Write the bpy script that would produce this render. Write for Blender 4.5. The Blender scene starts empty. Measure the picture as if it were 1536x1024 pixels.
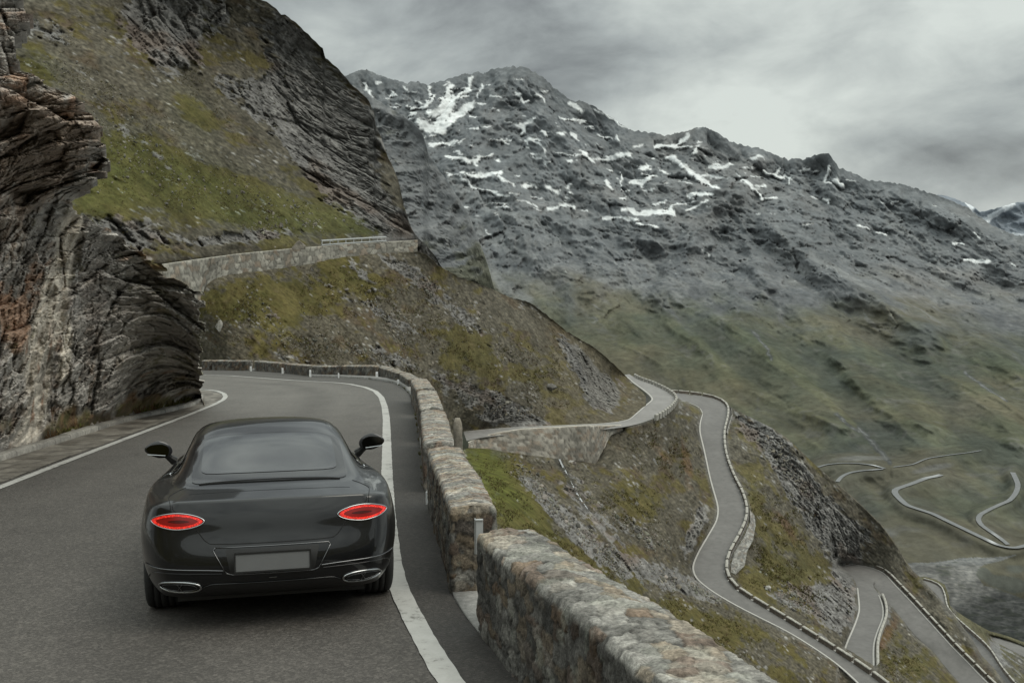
import bpy, bmesh, math, random
import numpy as np
from mathutils import Vector, Matrix
from mathutils.bvhtree import BVHTree
random.seed(7)
rng = np.random.default_rng(11)
scene = bpy.context.scene
C = scene.collection
R = math.radians

# ------------------------------------------------------------------ camera
F = 1650.0; PITCH = math.atan2(182.0, F)
cp, sp = math.cos(PITCH), math.sin(PITCH)
cam_d = bpy.data.cameras.new('camera'); cam = bpy.data.objects.new('camera', cam_d); C.objects.link(cam)
cam_d.sensor_width = 36; cam_d.lens = 36*F/1536; cam_d.clip_start = .1; cam_d.clip_end = 30000
cam.rotation_euler = (math.pi/2 - PITCH, 0, 0); scene.camera = cam

def ray(u, v):
    """direction with unit world Y seen through photograph point u, v"""
    a = (np.asarray(u, float)-768)/F; b = (512-np.asarray(v, float))/F
    y = cp + b*sp; z = -sp + b*cp
    return a/y, z/y
def W(u, v, Y):
    x, z = ray(u, v); Y = np.asarray(Y, float)
    return np.stack(np.broadcast_arrays(x*Y, Y, z*Y), -1)
def Yz(u, v, z):
    """distance at which the sight line reaches height z"""
    return z/ray(u, v)[1]

# the plane of the near road (it slopes down and is slightly banked)
def frame():
    a, b, c = R(-13.1), R(-1.1), R(-.82)
    ca, sa = math.cos(a), math.sin(a)
    fw = np.array([-sa*math.cos(b), ca*math.cos(b), math.sin(b)])
    r0 = np.array([ca, sa, 0.]); u0 = np.cross(r0, fw)
    r = r0*math.cos(c)+u0*math.sin(c); u = -r0*math.sin(c)+u0*math.cos(c)
    wx = r; wy = cp*fw+sp*u; wz = -sp*fw+cp*u
    M = np.stack([wx, wy, wz])            # world = M @ (carpoint - campos)
    return M, np.array([-.09, -8.16, 2.25])
MC, CPOS = frame()
NRM = MC @ np.array([0, 0, 1.])
P0 = MC @ (np.array([0, 0, 0.])-CPOS)
def onroad(u, v, h=0.):
    x, z = ray(u, v); d = np.stack(np.broadcast_arrays(x, 1.+0*x, z), -1)
    t = ((P0+NRM*h) @ NRM)/(d @ NRM)
    return d*t[..., None]
def zroad(x, y): return (P0@NRM-NRM[0]*x-NRM[1]*y)/NRM[2]

# ------------------------------------------------------------------ noise
_perm = rng.permutation(4096).astype(np.int64)
_g = rng.normal(size=(4096, 3)); _g /= np.linalg.norm(_g, axis=1)[:, None]; _g = _g.astype(np.float32)
_h = rng.random((4096, 3)).astype(np.float32)
def hid(ix, iy, iz, s=0):
    return _perm[(_perm[(_perm[(ix+s*131) & 4095]+iy) & 4095]+iz) & 4095]
def gn(p, s=0):
    p = np.asarray(p, np.float64); i = np.floor(p).astype(np.int64); f = (p-i).astype(np.float32)
    w = f*f*f*(f*(f*6-15)+10); out = 0
    for dx in (0, 1):
        wx = w[..., 0] if dx else 1-w[..., 0]
        for dy in (0, 1):
            wy = w[..., 1] if dy else 1-w[..., 1]
            for dz in (0, 1):
                wz = w[..., 2] if dz else 1-w[..., 2]
                g = _g[hid(i[..., 0]+dx, i[..., 1]+dy, i[..., 2]+dz, s)]
                out = out + wx*wy*wz*(g[..., 0]*(f[..., 0]-dx)+g[..., 1]*(f[..., 1]-dy)+g[..., 2]*(f[..., 2]-dz))
    return out*1.6
def fbm(p, o=4, s=0, gain=.5, lac=2.03):
    a = 1.; t = 0; n = 0; p = np.asarray(p, float)
    for k in range(o):
        t = t+a*gn(p, s+k); n += a; a *= gain; p = p*lac
    return t/n
def ridge(p, o=4, s=0, gain=.5):
    a = 1.; t = 0; n = 0; w = 1.; p = np.asarray(p, float)
    for k in range(o):
        r = (1-np.abs(gn(p, s+k))*1.5)**2; t = t+a*r*w; w = np.clip(r*1.3, 0, 1); n += a; a *= gain; p = p*2.07
    return t/n
def cells(p, s=0, full=False, off=None):
    p = np.asarray(p, float)
    i0 = np.floor(p if full else p-.5).astype(np.int64)
    F1 = np.full(p.shape[:-1], 9e9, np.float32); F2 = F1.copy(); ID = np.zeros(p.shape[:-1], np.int64)
    rr = (-1, 0, 1) if full else (0, 1)
    for dx in rr:
        for dy in rr:
            for dz in rr:
                h = hid(i0[..., 0]+dx, i0[..., 1]+dy, i0[..., 2]+dz, s); j = _h[h]
                d = (i0[..., 0]+dx+.15+.7*j[..., 0]-p[..., 0])**2+(i0[..., 1]+dy+.15+.7*j[..., 1]-p[..., 1])**2+(i0[..., 2]+dz+.15+.7*j[..., 2]-p[..., 2])**2
                near = d < F1
                if off is not None:
                    for k_, q_ in enumerate((i0[..., 0]+dx+.15+.7*j[..., 0], i0[..., 1]+dy+.15+.7*j[..., 1], i0[..., 2]+dz+.15+.7*j[..., 2])): off[k_] = np.where(near, p[..., k_]-q_, off[k_])
                F2 = np.where(near, F1, np.minimum(F2, d)); ID = np.where(near, h, ID); F1 = np.where(near, d, F1)
    return ID, np.sqrt(F1), np.sqrt(F2)
def hv(ID, k): return _h[(ID*7+13*k) & 4095, k % 3]
def sm(x, a, b):
    t = np.clip((x-a)/(b-a), 0, 1); return t*t*(3-2*t)
def mix(a, b, t):
    t = np.asarray(t)[..., None]; return np.asarray(a)*(1-t)+np.asarray(b)*t

# masks laid over the ground, given as strokes and blobs
def dist_poly(U, V, pts):
    d = np.full(np.shape(U), 1e9)
    for (a, b), (c, e) in zip(pts[:-1], pts[1:]):
        L = (c-a)**2+(e-b)**2+1e-9
        t = np.clip(((U-a)*(c-a)+(V-b)*(e-b))/L, 0, 1)
        d = np.minimum(d, np.hypot(U-a-t*(c-a), V-b-t*(e-b)))
    return d
def inside(U, V, pts):
    r = np.zeros(np.shape(U), bool); n = len(pts)
    for k in range(n):
        x0, y0 = pts[k]; x1, y1 = pts[(k+1) % n]
        if y0 == y1: continue
        r ^= ((V > min(y0, y1)) & (V <= max(y0, y1)) & (U < (x1-x0)*(V-y0)/(y1-y0)+x0))
    return r
def blobs(U, V, L):
    m = np.zeros(np.shape(U))
    for cu, cv, ru, rv, an, w in L:
        c, s = math.cos(R(an)), math.sin(R(an)); a = ((U-cu)*c+(V-cv)*s)/ru; b = (-(U-cu)*s+(V-cv)*c)/rv
        m = m+w*np.exp(-(a*a+b*b))
    return m

# distance field: harmonic surface through known sight-line distances
class Field:
    def __init__(s, u0, u1, v0, v1, soft, hard=(), cell=3.0, blur=2):
        s.u0, s.v0, s.c = u0, v0, cell; nx = int((u1-u0)/cell)+2; ny = int((v1-v0)/cell)+2
        s.nx, s.ny = nx, ny; A = None
        def dense(line):
            o = []
            for (a, b, y), (c, d, z) in zip(line[:-1], line[1:]):
                n = int(math.hypot(c-a, d-b)/1.5)+1
                for k in range(n): t = k/n; o.append((a+(c-a)*t, b+(d-b)*t, math.exp(math.log(y)*(1-t)+math.log(z)*t)))
            o.append(line[-1]); return o
        SP = []; HP = []
        for l in soft: SP += dense(l) if isinstance(l, list) else [l]
        for l in hard: HP += dense(l)
        SP = np.array(SP or [(0, 0, 1)], float); HP = np.array(HP, float).reshape(-1, 3)
        for lev in (32, 16, 8, 4, 2, 1):
            mx, my = nx//lev+2, ny//lev+2
            pts = np.concatenate([SP, HP]) if lev >= 8 else HP
            if lev < 8 and len(HP) == 0: pts = np.zeros((0, 3))
            if A is None: A = np.full((my, mx), np.log(np.concatenate([SP, HP])[:, 2]).mean())
            else:
                yy = np.clip(np.arange(my)*.5+.0, 0, A.shape[0]-1.001); xx = np.clip(np.arange(mx)*.5, 0, A.shape[1]-1.001)
                if True:
                    r = lev_prev/lev; yy = np.clip(np.arange(my)/r, 0, A.shape[0]-1.001); xx = np.clip(np.arange(mx)/r, 0, A.shape[1]-1.001)
                iy = yy.astype(int); ix = xx.astype(int); fy = (yy-iy)[:, None]; fx = (xx-ix)[None]
                A = (A[iy][:, ix]*(1-fy)*(1-fx)+A[iy+1][:, ix]*fy*(1-fx)+A[iy][:, ix+1]*(1-fy)*fx+A[iy+1][:, ix+1]*fy*fx)
            lev_prev = lev; S = np.zeros((my, mx)); N = np.zeros((my, mx))
            if len(pts):
                ix = np.round((pts[:, 0]-u0)/cell/lev).astype(int); iy = np.round((pts[:, 1]-v0)/cell/lev).astype(int)
                ok = (ix >= 0) & (ix < mx) & (iy >= 0) & (iy < my)
                np.add.at(S, (iy[ok], ix[ok]), np.log(pts[ok, 2])); np.add.at(N, (iy[ok], ix[ok]), 1)
            M = N > 0; val = S/np.maximum(N, 1)
            it = 600 if lev >= 8 else (120 if len(HP) else 8)
            if lev == 1: it = 40 if len(HP) else 2
            A0 = A.copy(); mu = 0. if lev >= 8 else {4: .01, 2: .02, 1: .04}[lev]
            for _ in range(it):
                A[M] = val[M]; Bp = np.pad(A, 1, mode='reflect', reflect_type='odd') if min(A.shape) > 2 else np.pad(A, 1, mode='edge')
                A = (Bp[:-2, 1:-1]+Bp[2:, 1:-1]+Bp[1:-1, :-2]+Bp[1:-1, 2:])/4*.9+A*.1
                if mu: A = (A+mu*A0)/(1+mu)
            if len(HP): A[M] = val[M]
        for _ in range(blur):
            Bp = np.pad(A, 1, mode='edge'); A = (Bp[:-2, 1:-1]+Bp[2:, 1:-1]+Bp[1:-1, :-2]+Bp[1:-1, 2:]+4*A)/8
        s.A = A
    def __call__(s, u, v):
        x = np.clip((np.asarray(u, float)-s.u0)/s.c, 0, s.A.shape[1]-1.001); y = np.clip((np.asarray(v, float)-s.v0)/s.c, 0, s.A.shape[0]-1.001)
        i = x.astype(int); j = y.astype(int); fx = x-i; fy = y-j; A = s.A
        return np.exp(A[j, i]*(1-fx)*(1-fy)+A[j, i+1]*fx*(1-fy)+A[j+1, i]*(1-fx)*fy+A[j+1, i+1]*fx*fy)

# ------------------------------------------------------------------ mesh helpers
def grid_faces(ny, nx):
    a = np.arange((ny-1)*nx).reshape(ny-1, nx)[:, :-1].ravel()
    return np.stack([a, a+nx, a+nx+1, a+1], 1)
def np_mesh(name, V, Fq, mat, col=None, smooth=True, parent=None):
    me = bpy.data.meshes.new(name); V = np.asarray(V, np.float32).reshape(-1, 3); Fq = np.asarray(Fq, np.int32)
    me.vertices.add(len(V)); me.vertices.foreach_set('co', V.ravel())
    k = Fq.shape[1]; me.loops.add(Fq.size); me.loops.foreach_set('vertex_index', Fq.ravel())
    me.polygons.add(len(Fq)); me.polygons.foreach_set('loop_start', np.arange(0, Fq.size, k, dtype=np.int32))
    me.polygons.foreach_set('loop_total', np.full(len(Fq), k, np.int32))
    me.polygons.foreach_set('use_smooth', np.full(len(Fq), smooth))
    me.update(calc_edges=True); me.validate()
    if col is not None:
        c = np.ones((len(V), 4), np.float32); c[:, :3] = np.clip(np.asarray(col).reshape(-1, 3), 0, 1)
        at = me.attributes.new('Col', 'FLOAT_COLOR', 'POINT'); at.data.foreach_set('color', c.ravel())
    me.materials.append(mat); o = bpy.data.objects.new(name, me); C.objects.link(o)
    if parent: o.parent = parent
    return o
def struct(o, label=None):
    o['kind'] = 'structure'
    if label: o['label'] = label
    return o
def tag(o, label, cat, group=None, kind=None):
    o['label'] = label; o['category'] = cat
    if group: o['group'] = group
    if kind: o['kind'] = kind
    return o
def empty(name, loc=(0, 0, 0)):
    o = bpy.data.objects.new(name, None); C.objects.link(o); o.location = loc; o.empty_display_size = .2; return o
def bm_obj(name, bm, mat, parent=None, smooth=False):
    me = bpy.data.meshes.new(name); bm.to_mesh(me); bm.free(); me.materials.append(mat)
    if smooth: me.polygons.foreach_set('use_smooth', [True]*len(me.polygons))
    o = bpy.data.objects.new(name, me); C.objects.link(o)
    if parent: o.parent = parent
    return o
def gnormals(P):
    du = np.gradient(P, axis=1); dv = np.gradient(P, axis=0)
    n = np.cross(du, dv); n /= np.linalg.norm(n, axis=-1)[..., None]+1e-12
    f = np.sign((n*(-P)).sum(-1)); f[f == 0] = 1
    return n*f[..., None]

# ------------------------------------------------------------------ materials
def newmat(name):
    m = bpy.data.materials.new(name); m.use_nodes = True; nt = m.node_tree; b = nt.nodes['Principled BSDF']
    return m, nt, b
def node(nt, t, **kw):
    n = nt.nodes.new(t)
    for k, v in kw.items():
        if k in n.inputs.keys(): n.inputs[k].default_value = v
        else: setattr(n, k, v)
    return n
def mathn(nt, op, a, b=None, clamp=False):
    n = nt.nodes.new('ShaderNodeMath'); n.operation = op; n.use_clamp = clamp
    for i, x in enumerate((a, b)):
        if x is None: continue
        if isinstance(x, (int, float)): n.inputs[i].default_value = x
        else: nt.links.new(x, n.inputs[i])
    return n.outputs[0]
def ground_mat(name, scales, rough=.9, var=.35, bump=.3, bdist=.05, spec=.2):
    """base colour from the surface's own colour attribute, broken up by fine noise"""
    m, nt, b = newmat(name); L = nt.links.new
    at = node(nt, 'ShaderNodeAttribute', attribute_name='Col'); tc = node(nt, 'ShaderNodeTexCoord')
    val = None; fac = []
    for s, det in scales:
        n = node(nt, 'ShaderNodeTexNoise', Scale=s, Detail=det, Roughness=.65); L(tc.outputs['Object'], n.inputs['Vector']); fac.append(n.outputs['Fac'])
    t = fac[0]
    for f in fac[1:]: t = mathn(nt, 'MULTIPLY', t, mathn(nt, 'MULTIPLY', f, 2.0))
    k = mathn(nt, 'ADD', mathn(nt, 'MULTIPLY', mathn(nt, 'SUBTRACT', t, .5), var*4), 1.0)
    k = mathn(nt, 'MAXIMUM', k, .25)
    mul = node(nt, 'ShaderNodeVectorMath', operation='SCALE'); L(at.outputs['Color'], mul.inputs[0]); L(k, mul.inputs['Scale'])
    L(mul.outputs[0], b.inputs['Base Color']); b.inputs['Roughness'].default_value = rough; b.inputs['Specular IOR Level'].default_value = spec
    if bump:
        bp = node(nt, 'ShaderNodeBump', Strength=bump, Distance=bdist); L(t, bp.inputs['Height']); L(bp.outputs[0], b.inputs['Normal'])
    return m
def flat_mat(name, col, rough=.6, metal=0, noise=None, var=.2, bump=0, bdist=.01, spec=.5, coat=0):
    m, nt, b = newmat(name); b.inputs['Base Color'].default_value = (*col, 1); b.inputs['Roughness'].default_value = rough
    b.inputs['Metallic'].default_value = metal; b.inputs['Specular IOR Level'].default_value = spec; b.inputs['Coat Weight'].default_value = coat
    if noise:
        tc = node(nt, 'ShaderNodeTexCoord'); n = node(nt, 'ShaderNodeTexNoise', Scale=noise, Detail=6, Roughness=.65); nt.links.new(tc.outputs['Object'], n.inputs['Vector'])
        k = mathn(nt, 'ADD', mathn(nt, 'MULTIPLY', mathn(nt, 'SUBTRACT', n.outputs['Fac'], .5), var*4), 1.0)
        v = node(nt, 'ShaderNodeVectorMath', operation='SCALE'); v.inputs[0].default_value = col; nt.links.new(k, v.inputs['Scale']); nt.links.new(v.outputs[0], b.inputs['Base Color'])
        if bump:
            bp = node(nt, 'ShaderNodeBump', Strength=bump, Distance=bdist); nt.links.new(n.outputs['Fac'], bp.inputs['Height']); nt.links.new(bp.outputs[0], b.inputs['Normal'])
    return m
M_far = ground_mat('mountain_rock', ((.02, 8), (.11, 6)), var=.3, bump=.25, bdist=6, rough=1, spec=.0)
M_mid = ground_mat('hillside_turf', ((.25, 6), (1.3, 6)), var=.42, bump=.35, bdist=.3, rough=1, spec=.05)
M_near = ground_mat('cliff_rock', ((1.2, 8), (7, 6)), var=.35, bump=.5, bdist=.08, rough=.8, spec=.3)
M_stone = ground_mat('masonry_stone', ((9, 8), (45, 6)), var=.60, bump=.8, bdist=.02, rough=.85, spec=.25)
M_wall = ground_mat('distant_masonry', ((1.1, 6), (5, 4)), var=.25, bump=.3, bdist=.1, rough=.95, spec=.1)
M_asph, nt, b = newmat('asphalt'); L = nt.links.new
at = node(nt, 'ShaderNodeAttribute', attribute_name='Col'); tc = node(nt, 'ShaderNodeTexCoord')
v1 = node(nt, 'ShaderNodeTexVoronoi', Scale=78.); v2 = node(nt, 'ShaderNodeTexVoronoi', Scale=36.); n1 = node(nt, 'ShaderNodeTexNoise', Scale=1.2, Detail=6, Roughness=.6); v3 = node(nt, 'ShaderNodeTexVoronoi', Scale=.42, feature='DISTANCE_TO_EDGE'); n4 = node(nt, 'ShaderNodeTexNoise', Scale=2.2, Detail=7, Roughness=.7)
for x in (v1, v2, n1, n4): L(tc.outputs['Object'], x.inputs['Vector'])
wv = node(nt, 'ShaderNodeVectorMath', operation='ADD'); sc4 = node(nt, 'ShaderNodeVectorMath', operation='SCALE'); L(n4.outputs['Color'], sc4.inputs[0]); sc4.inputs['Scale'].default_value = 1.1; L(tc.outputs['Object'], wv.inputs[0]); L(sc4.outputs[0], wv.inputs[1]); L(wv.outputs[0], v3.inputs['Vector'])
s1 = node(nt, 'ShaderNodeSeparateColor'); L(v1.outputs['Color'], s1.inputs[0]); s2 = node(nt, 'ShaderNodeSeparateColor'); L(v2.outputs['Color'], s2.inputs[0])
t = mathn(nt, 'ADD', mathn(nt, 'MULTIPLY', mathn(nt, 'POWER', s1.outputs[0], 2.2), .52), mathn(nt, 'MULTIPLY', mathn(nt, 'POWER', s2.outputs[1], 3.), .45))
t = mathn(nt, 'ADD', mathn(nt, 'ADD', t, .36), mathn(nt, 'MULTIPLY', n1.outputs['Fac'], .45))
crk = node(nt, 'ShaderNodeMapRange'); L(v3.outputs['Distance'], crk.inputs['Value']); crk.inputs['From Max'].default_value = .006; crk.inputs['To Min'].default_value = .62; crk.inputs['To Max'].default_value = 1.
gate = mathn(nt, 'MAXIMUM', crk.outputs[0], mathn(nt, 'MULTIPLY', mathn(nt, 'SUBTRACT', n1.outputs['Fac'], .40), 9., True)); t = mathn(nt, 'MULTIPLY', t, gate)
mul = node(nt, 'ShaderNodeVectorMath', operation='SCALE'); L(at.outputs['Color'], mul.inputs[0]); L(t, mul.inputs['Scale']); L(mul.outputs[0], b.inputs['Base Color'])
b.inputs['Roughness'].default_value = .75; b.inputs['Specular IOR Level'].default_value = .35
bp = node(nt, 'ShaderNodeBump', Strength=.6, Distance=.006); L(v1.outputs['Distance'], bp.inputs['Height']); L(bp.outputs[0], b.inputs['Normal'])
M_asph2 = ground_mat('distant_asphalt', ((.15, 6), (.9, 3)), var=.14, bump=.0, rough=.85, spec=.3)

# ------------------------------------------------------------------ sky and light
SUN_EL, SUN_AZ = 54, 112            # azimuth clockwise from the view direction
w = bpy.data.worlds.new('World'); scene.world = w; w.use_nodes = True; nt = w.node_tree; L = nt.links.new
bg = nt.nodes['Background']; bg.inputs['Strength'].default_value = .1
sky = node(nt, 'ShaderNodeTexSky', sky_type='NISHITA'); sky.sun_disc = False; sky.sun_elevation = R(SUN_EL); sky.sun_rotation = R(SUN_AZ)
tc = node(nt, 'ShaderNodeTexCoord'); sep = node(nt, 'ShaderNodeSeparateXYZ'); L(tc.outputs['Generated'], sep.inputs[0])
zz = mathn(nt, 'ADD', mathn(nt, 'MAXIMUM', sep.outputs['Z'], 0.0), .42)
cx = mathn(nt, 'DIVIDE', sep.outputs['X'], zz); cy = mathn(nt, 'DIVIDE', sep.outputs['Y'], zz)
cmb = node(nt, 'ShaderNodeCombineXYZ'); L(cx, cmb.inputs[0]); L(mathn(nt, 'MULTIPLY', cy, 2.1), cmb.inputs[1])
mp = node(nt, 'ShaderNodeMapping'); L(tc.outputs['Generated'], mp.inputs['Vector']); mp.inputs['Scale'].default_value = (1, 1, 1.9); mp.inputs['Location'].default_value = (3.1, 1.7, .4); mp.inputs['Rotation'].default_value = (0, R(-9), 0)
n1 = node(nt, 'ShaderNodeTexNoise', Scale=3.2, Detail=9, Roughness=.52, Distortion=.55); L(mp.outputs[0], n1.inputs['Vector'])
n2 = node(nt, 'ShaderNodeTexNoise', Scale=9.5, Detail=9, Roughness=.58, Distortion=.35); L(mp.outputs[0], n2.inputs['Vector'])
def lobe(u, v, k, wt):
    x, z = ray(u, v); d = Vector((float(x), 1, float(z))).normalized()
    dp = node(nt, 'ShaderNodeVectorMath', operation='DOT_PRODUCT'); nn = node(nt, 'ShaderNodeVectorMath', operation='NORMALIZE')
    L(tc.outputs['Generated'], nn.inputs[0]); L(nn.outputs[0], dp.inputs[0]); dp.inputs[1].default_value = d
    return mathn(nt, 'MULTIPLY', mathn(nt, 'POWER', mathn(nt, 'MAXIMUM', dp.outputs['Value'], 0.), k), wt)
base = mathn(nt, 'ADD', mathn(nt, 'ADD', mathn(nt, 'MULTIPLY', n1.outputs['Fac'], 1.5), -.315), mathn(nt, 'ADD', mathn(nt, 'MULTIPLY', n2.outputs['Fac'], .62), -.16))
base = mathn(nt, 'ADD', base, mathn(nt, 'MULTIPLY', mathn(nt, 'SUBTRACT', sep.outputs['Z'], .42, True), .55))
base = mathn(nt, 'ADD', base, mathn(nt, 'MULTIPLY', mathn(nt, 'MULTIPLY', sep.outputs['Y'], -1., True), .22))
for a in ((1300, 90, 30, .22), (640, 85, 500, .20), (1040, 165, 400, .05), (1150, 60, 60, .08), (420, -60, 45, -.22), (1480, 225, 350, -.15), (860, 70, 160, -.10), (700, -20, 60, -.10)):
    base = mathn(nt, 'ADD', base, lobe(*a))
ramp = node(nt, 'ShaderNodeValToRGB'); L(base, ramp.inputs[0]); e = ramp.color_ramp.elements
e[0].position = .24; e[0].color = (1.9, 2.05, 2.1, 1); e[1].position = .86; e[1].color = (6.9, 7.4, 7.0, 1)
q = ramp.color_ramp.elements.new(.50); q.color = (3.9, 4.25, 4.2, 1)
dome = mathn(nt, 'ADD', mathn(nt, 'MULTIPLY', mathn(nt, 'SUBTRACT', sep.outputs['Z'], .2, True), 2.0), 1.0)
scl = node(nt, 'ShaderNodeVectorMath', operation='SCALE'); L(ramp.outputs[0], scl.inputs[0]); L(dome, scl.inputs['Scale'])
mx = node(nt, 'ShaderNodeMix', data_type='RGBA'); mx.inputs['Factor'].default_value = .95
L(sky.outputs[0], mx.inputs['A']); L(scl.outputs[0], mx.inputs['B']); L(mx.outputs['Result'], bg.inputs['Color'])
sd = bpy.data.lights.new('sun', 'SUN'); sd.energy = 1.35; sd.angle = R(36); sd.color = (1, .93, .81)
so = bpy.data.objects.new('sun', sd); C.objects.link(so)
az, el = R(SUN_AZ), R(SUN_EL)
sdir = Vector((math.sin(az)*math.cos(el), math.cos(az)*math.cos(el), math.sin(el)))
so.rotation_euler = sdir.to_track_quat('Z', 'Y').to_euler(); so.location = (0, 0, 50)
scene.view_settings.view_transform = 'Standard'; scene.view_settings.look = 'None'; scene.view_settings.exposure = 0
scene.cycles.max_bounces = 5; scene.cycles.diffuse_bounces = 2; scene.cycles.glossy_bounces = 3; scene.cycles.use_denoising = True
# ------------------------------------------------------------------ colours of the ground (linear albedo)
GRASS = np.array([.062, .058, .019]); GRASS2 = np.array([.094, .078, .029]); HEATH = np.array([.090, .062, .036])
DRY = np.array([.125, .100, .050]); ROCK = np.array([.175, .170, .163]); ROCKD = np.array([.085, .082, .078]); ROCKL = np.array([.31, .30, .28])
RUST = np.array([.15, .085, .048]); SCREE = np.array([.19, .185, .175])

def haze(col, amt, tint=(.165, .180, .190)):  # aerial haze mixed into the surface colour itself
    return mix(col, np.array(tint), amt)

def fold(P, Cc, side, step, n=4, drop=.45):
    """carry the sheet over its crest so that it has a far side"""
    e = P[0] if side == 'top' else P[:, -1]; c = Cc[0] if side == 'top' else Cc[:, -1]
    d = e.copy(); d[:, 2] = 0; d /= np.linalg.norm(d, axis=1)[:, None]
    rows = []; 
    for k in range(1, n+1):
        q = e+d*(step*k)[:, None] if np.ndim(step) else e+d*step*k
        q = q.copy(); q[:, 2] -= (step*k*drop*(.3+.7*k/n)); rows.append(q)
    rows = np.array(rows); cols = np.repeat(c[None], n, 0)
    if side == 'top': return np.concatenate([rows[::-1], P]), np.concatenate([cols[::-1], Cc])
    return np.concatenate([P, rows.transpose(1, 0, 2)], 1), np.concatenate([Cc, cols.transpose(1, 0, 2)], 1)

def patch(name, mat, us, vtop, vbot, field, disp, colour, step, foldside='top', dv=1.5, nfac=.12):
    nv = int(max(np.max(vbot-vtop), 20)/dv)
    t = np.linspace(0, 1, nv)[:, None]
    U = np.repeat(us[None], nv, 0); V = vtop[None]*(1-t)+vbot[None]*t
    P = W(U, V, field(U, V)); N = gnormals(P)
    # smooth base normals
    h = disp(P, U, V, N); rn = P/np.linalg.norm(P, axis=-1)[..., None]; ct = np.clip(np.abs((rn*N).sum(-1)), .62, 1)
    P2 = P-rn*(h/ct)[..., None]*.85+N*h[..., None]*nfac
    N2 = gnormals(P2); Cc = colour(P2, U, V, N2, h)
    P3, C3 = fold(P2, Cc, foldside, step)
    o = np_mesh(name, P3, grid_faces(*P3.shape[:2]), mat, C3); return struct(o)

def interp(xs, pts):
    p = np.array(pts, float); return np.interp(xs, p[:, 0], p[:, 1])

# ================================================================== the roads that wind down the slope (road edges as L, R, height)
def zpairs(rows): return [((a, b), (c, d), z) for a, b, c, d, z in rows]
ROAD1 = [(1006,599.5,1001,588,-45.5),(1015,599.5,1021,589,-46),(1034,604,1049,592,-46.6),(1049,611,1079,598,-47.4),(1054,620,1096,610,-48.2),(1049,632,1094,631,-49),(1048,647.5,1089,647.5,-50),(1053,667,1089.5,669,-51.4),(1058,690,1093.5,690,-52.6),
 (1064,719,1105,719,-54),(1070,740,1117,740,-55),(1076,761,1124,763,-56),(1074,780,1123,782,-57),(1061,802,1112,806,-58),(1046,827,1098,830,-59),(1036,850,1092.6,849,-59.8),(1042,868,1094,866,-60.4),
 (1068,888,1107,883,-61),(1106,910,1140,904,-61.8),(1146,930,1176,925,-62.8),(1186,950,1215,949,-63.6),(1248,990,1281,990,-65),(1286,1024,1333,1026,-66.4),(1330,1075,1390,1075,-68)]
ROAD2 = [(1255,1040,1310,1030,-74.5),(1258,1000,1313,1000,-76),(1266,968.5,1312,978,-77.2),(1273,953,1313,962,-78),(1280,937,1319,944,-78.8),(1287.8,916,1327,925.6,-79.8),(1286.5,900,1326,908,-80.5),(1285,885,1320,893,-81.2)]
ROAD2T = [(1283,871,-82),(1275,861,-82.4),(1262,850,-82.8)]
ROAD2B = [(1307,875,1345,877,-83.6),(1316,884,1357,889.5,-84.2),(1328,896,1369,902,-84.8),(1345,918,1392,927.5,-86),(1363,941,1412,949,-87.2),(1376.6,957,1431,970.5,-88.3),(1402,978,1456.7,996,-89.8),(1417.6,1000,1470,1010,-90.8),(1439,1023,1490,1029,-92),(1475,1065,1530,1070,-94)]
ROAD3 = [(1380.5,871,1386,869,-131),(1391,879,1404,874,-131.3),(1402,888,1415,881.6,-131.6),(1412,900,1420,896,-132),(1417,911,1422,911,-132.6),(1422,919,1431,923.6,-133),(1431,926,1451,941,-133.8),(1444,945,1476,962.7,-135),(1456.7,960.7,1490,978,-136),(1470,986,1503,1000,-137.4),(1488,1005,1520,1021,-139),(1520,1045,1545,1050,-142)]
ROAD4 = [(1484,958,1484,951,-160),(1500,966,1500,956,-160),(1520,976,1520,963,-161),(1536,985,1536,969,-161),(1600,1015,1600,994,-163)]
LINK = [(695,647,700,661,-30.2),(720,644.5,721,656,-30.9),(748.6,642,750,653,-31.5),(784,640,784,650,-32.2),(830.6,638,830,648.5,-33.2),(877,636,877,646,-34.4),(901,635,905,644,-35),(925,632.5,938,640,-35.8),(943,629,960,635,-36.4),(955,618.6,985,626,-37),(968,607,1003,614,-37.6),(978,599,1013,602,-38),(973,592,1010,594,-38.2),(963,584,997,585,-38.5),(951,575.5,975,575,-38.9),(943,569,957,569,-39.2),(935,562,944,561,-39.6)]
def edge(rows, k, du=0, dvv=0):
    o = []
    for r in rows:
        u, v = (r[0], r[1]) if k == 0 else (r[2], r[3]); o.append((u+du, v+dvv, float(Yz(u, v, r[4]))))
    return o
def world_edge(rows, k):
    return np.array([W(r[2*k], r[2*k+1], float(Yz(r[2*k], r[2*k+1], r[4]))) for r in rows])
def poly_of(rows): return [(r[0], r[1]) for r in rows]+[(r[2], r[3]) for r in rows[::-1]]
R2OUT = [(1257.5,845.5,-82.9),(1271,845.6,-83),(1285,846.5,-83),(1298,848,-83.1),(1310,851,-83.2),(1321,855.5,-83.3),(1330,861,-83.4),(1345,877,-83.6)]
R2IN = [(1262,850,-82.8),(1268,855,-82.6),(1275,861,-82.4),(1283,871,-82),(1285,878,-81.6),(1285,885,-81.2)]
POLYS = [poly_of(ROAD1), poly_of(ROAD2), poly_of(ROAD2B), poly_of(ROAD3), poly_of(ROAD4), poly_of(LINK),
         [(a, b) for a, b, _ in R2OUT]+[(1307,875),(1320,893)]+[(a, b) for a, b, _ in R2IN[::-1]]]
def road_fade(U, V, near=3., far=16.):
    d = np.full(np.shape(U), 1e9); ins = np.zeros(np.shape(U), bool)
    for p in POLYS:
        ins |= inside(U, V, p); d = np.minimum(d, dist_poly(U, V, p+p[:1]))
    return sm(d, near, far)*(~ins), ins, d

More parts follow.
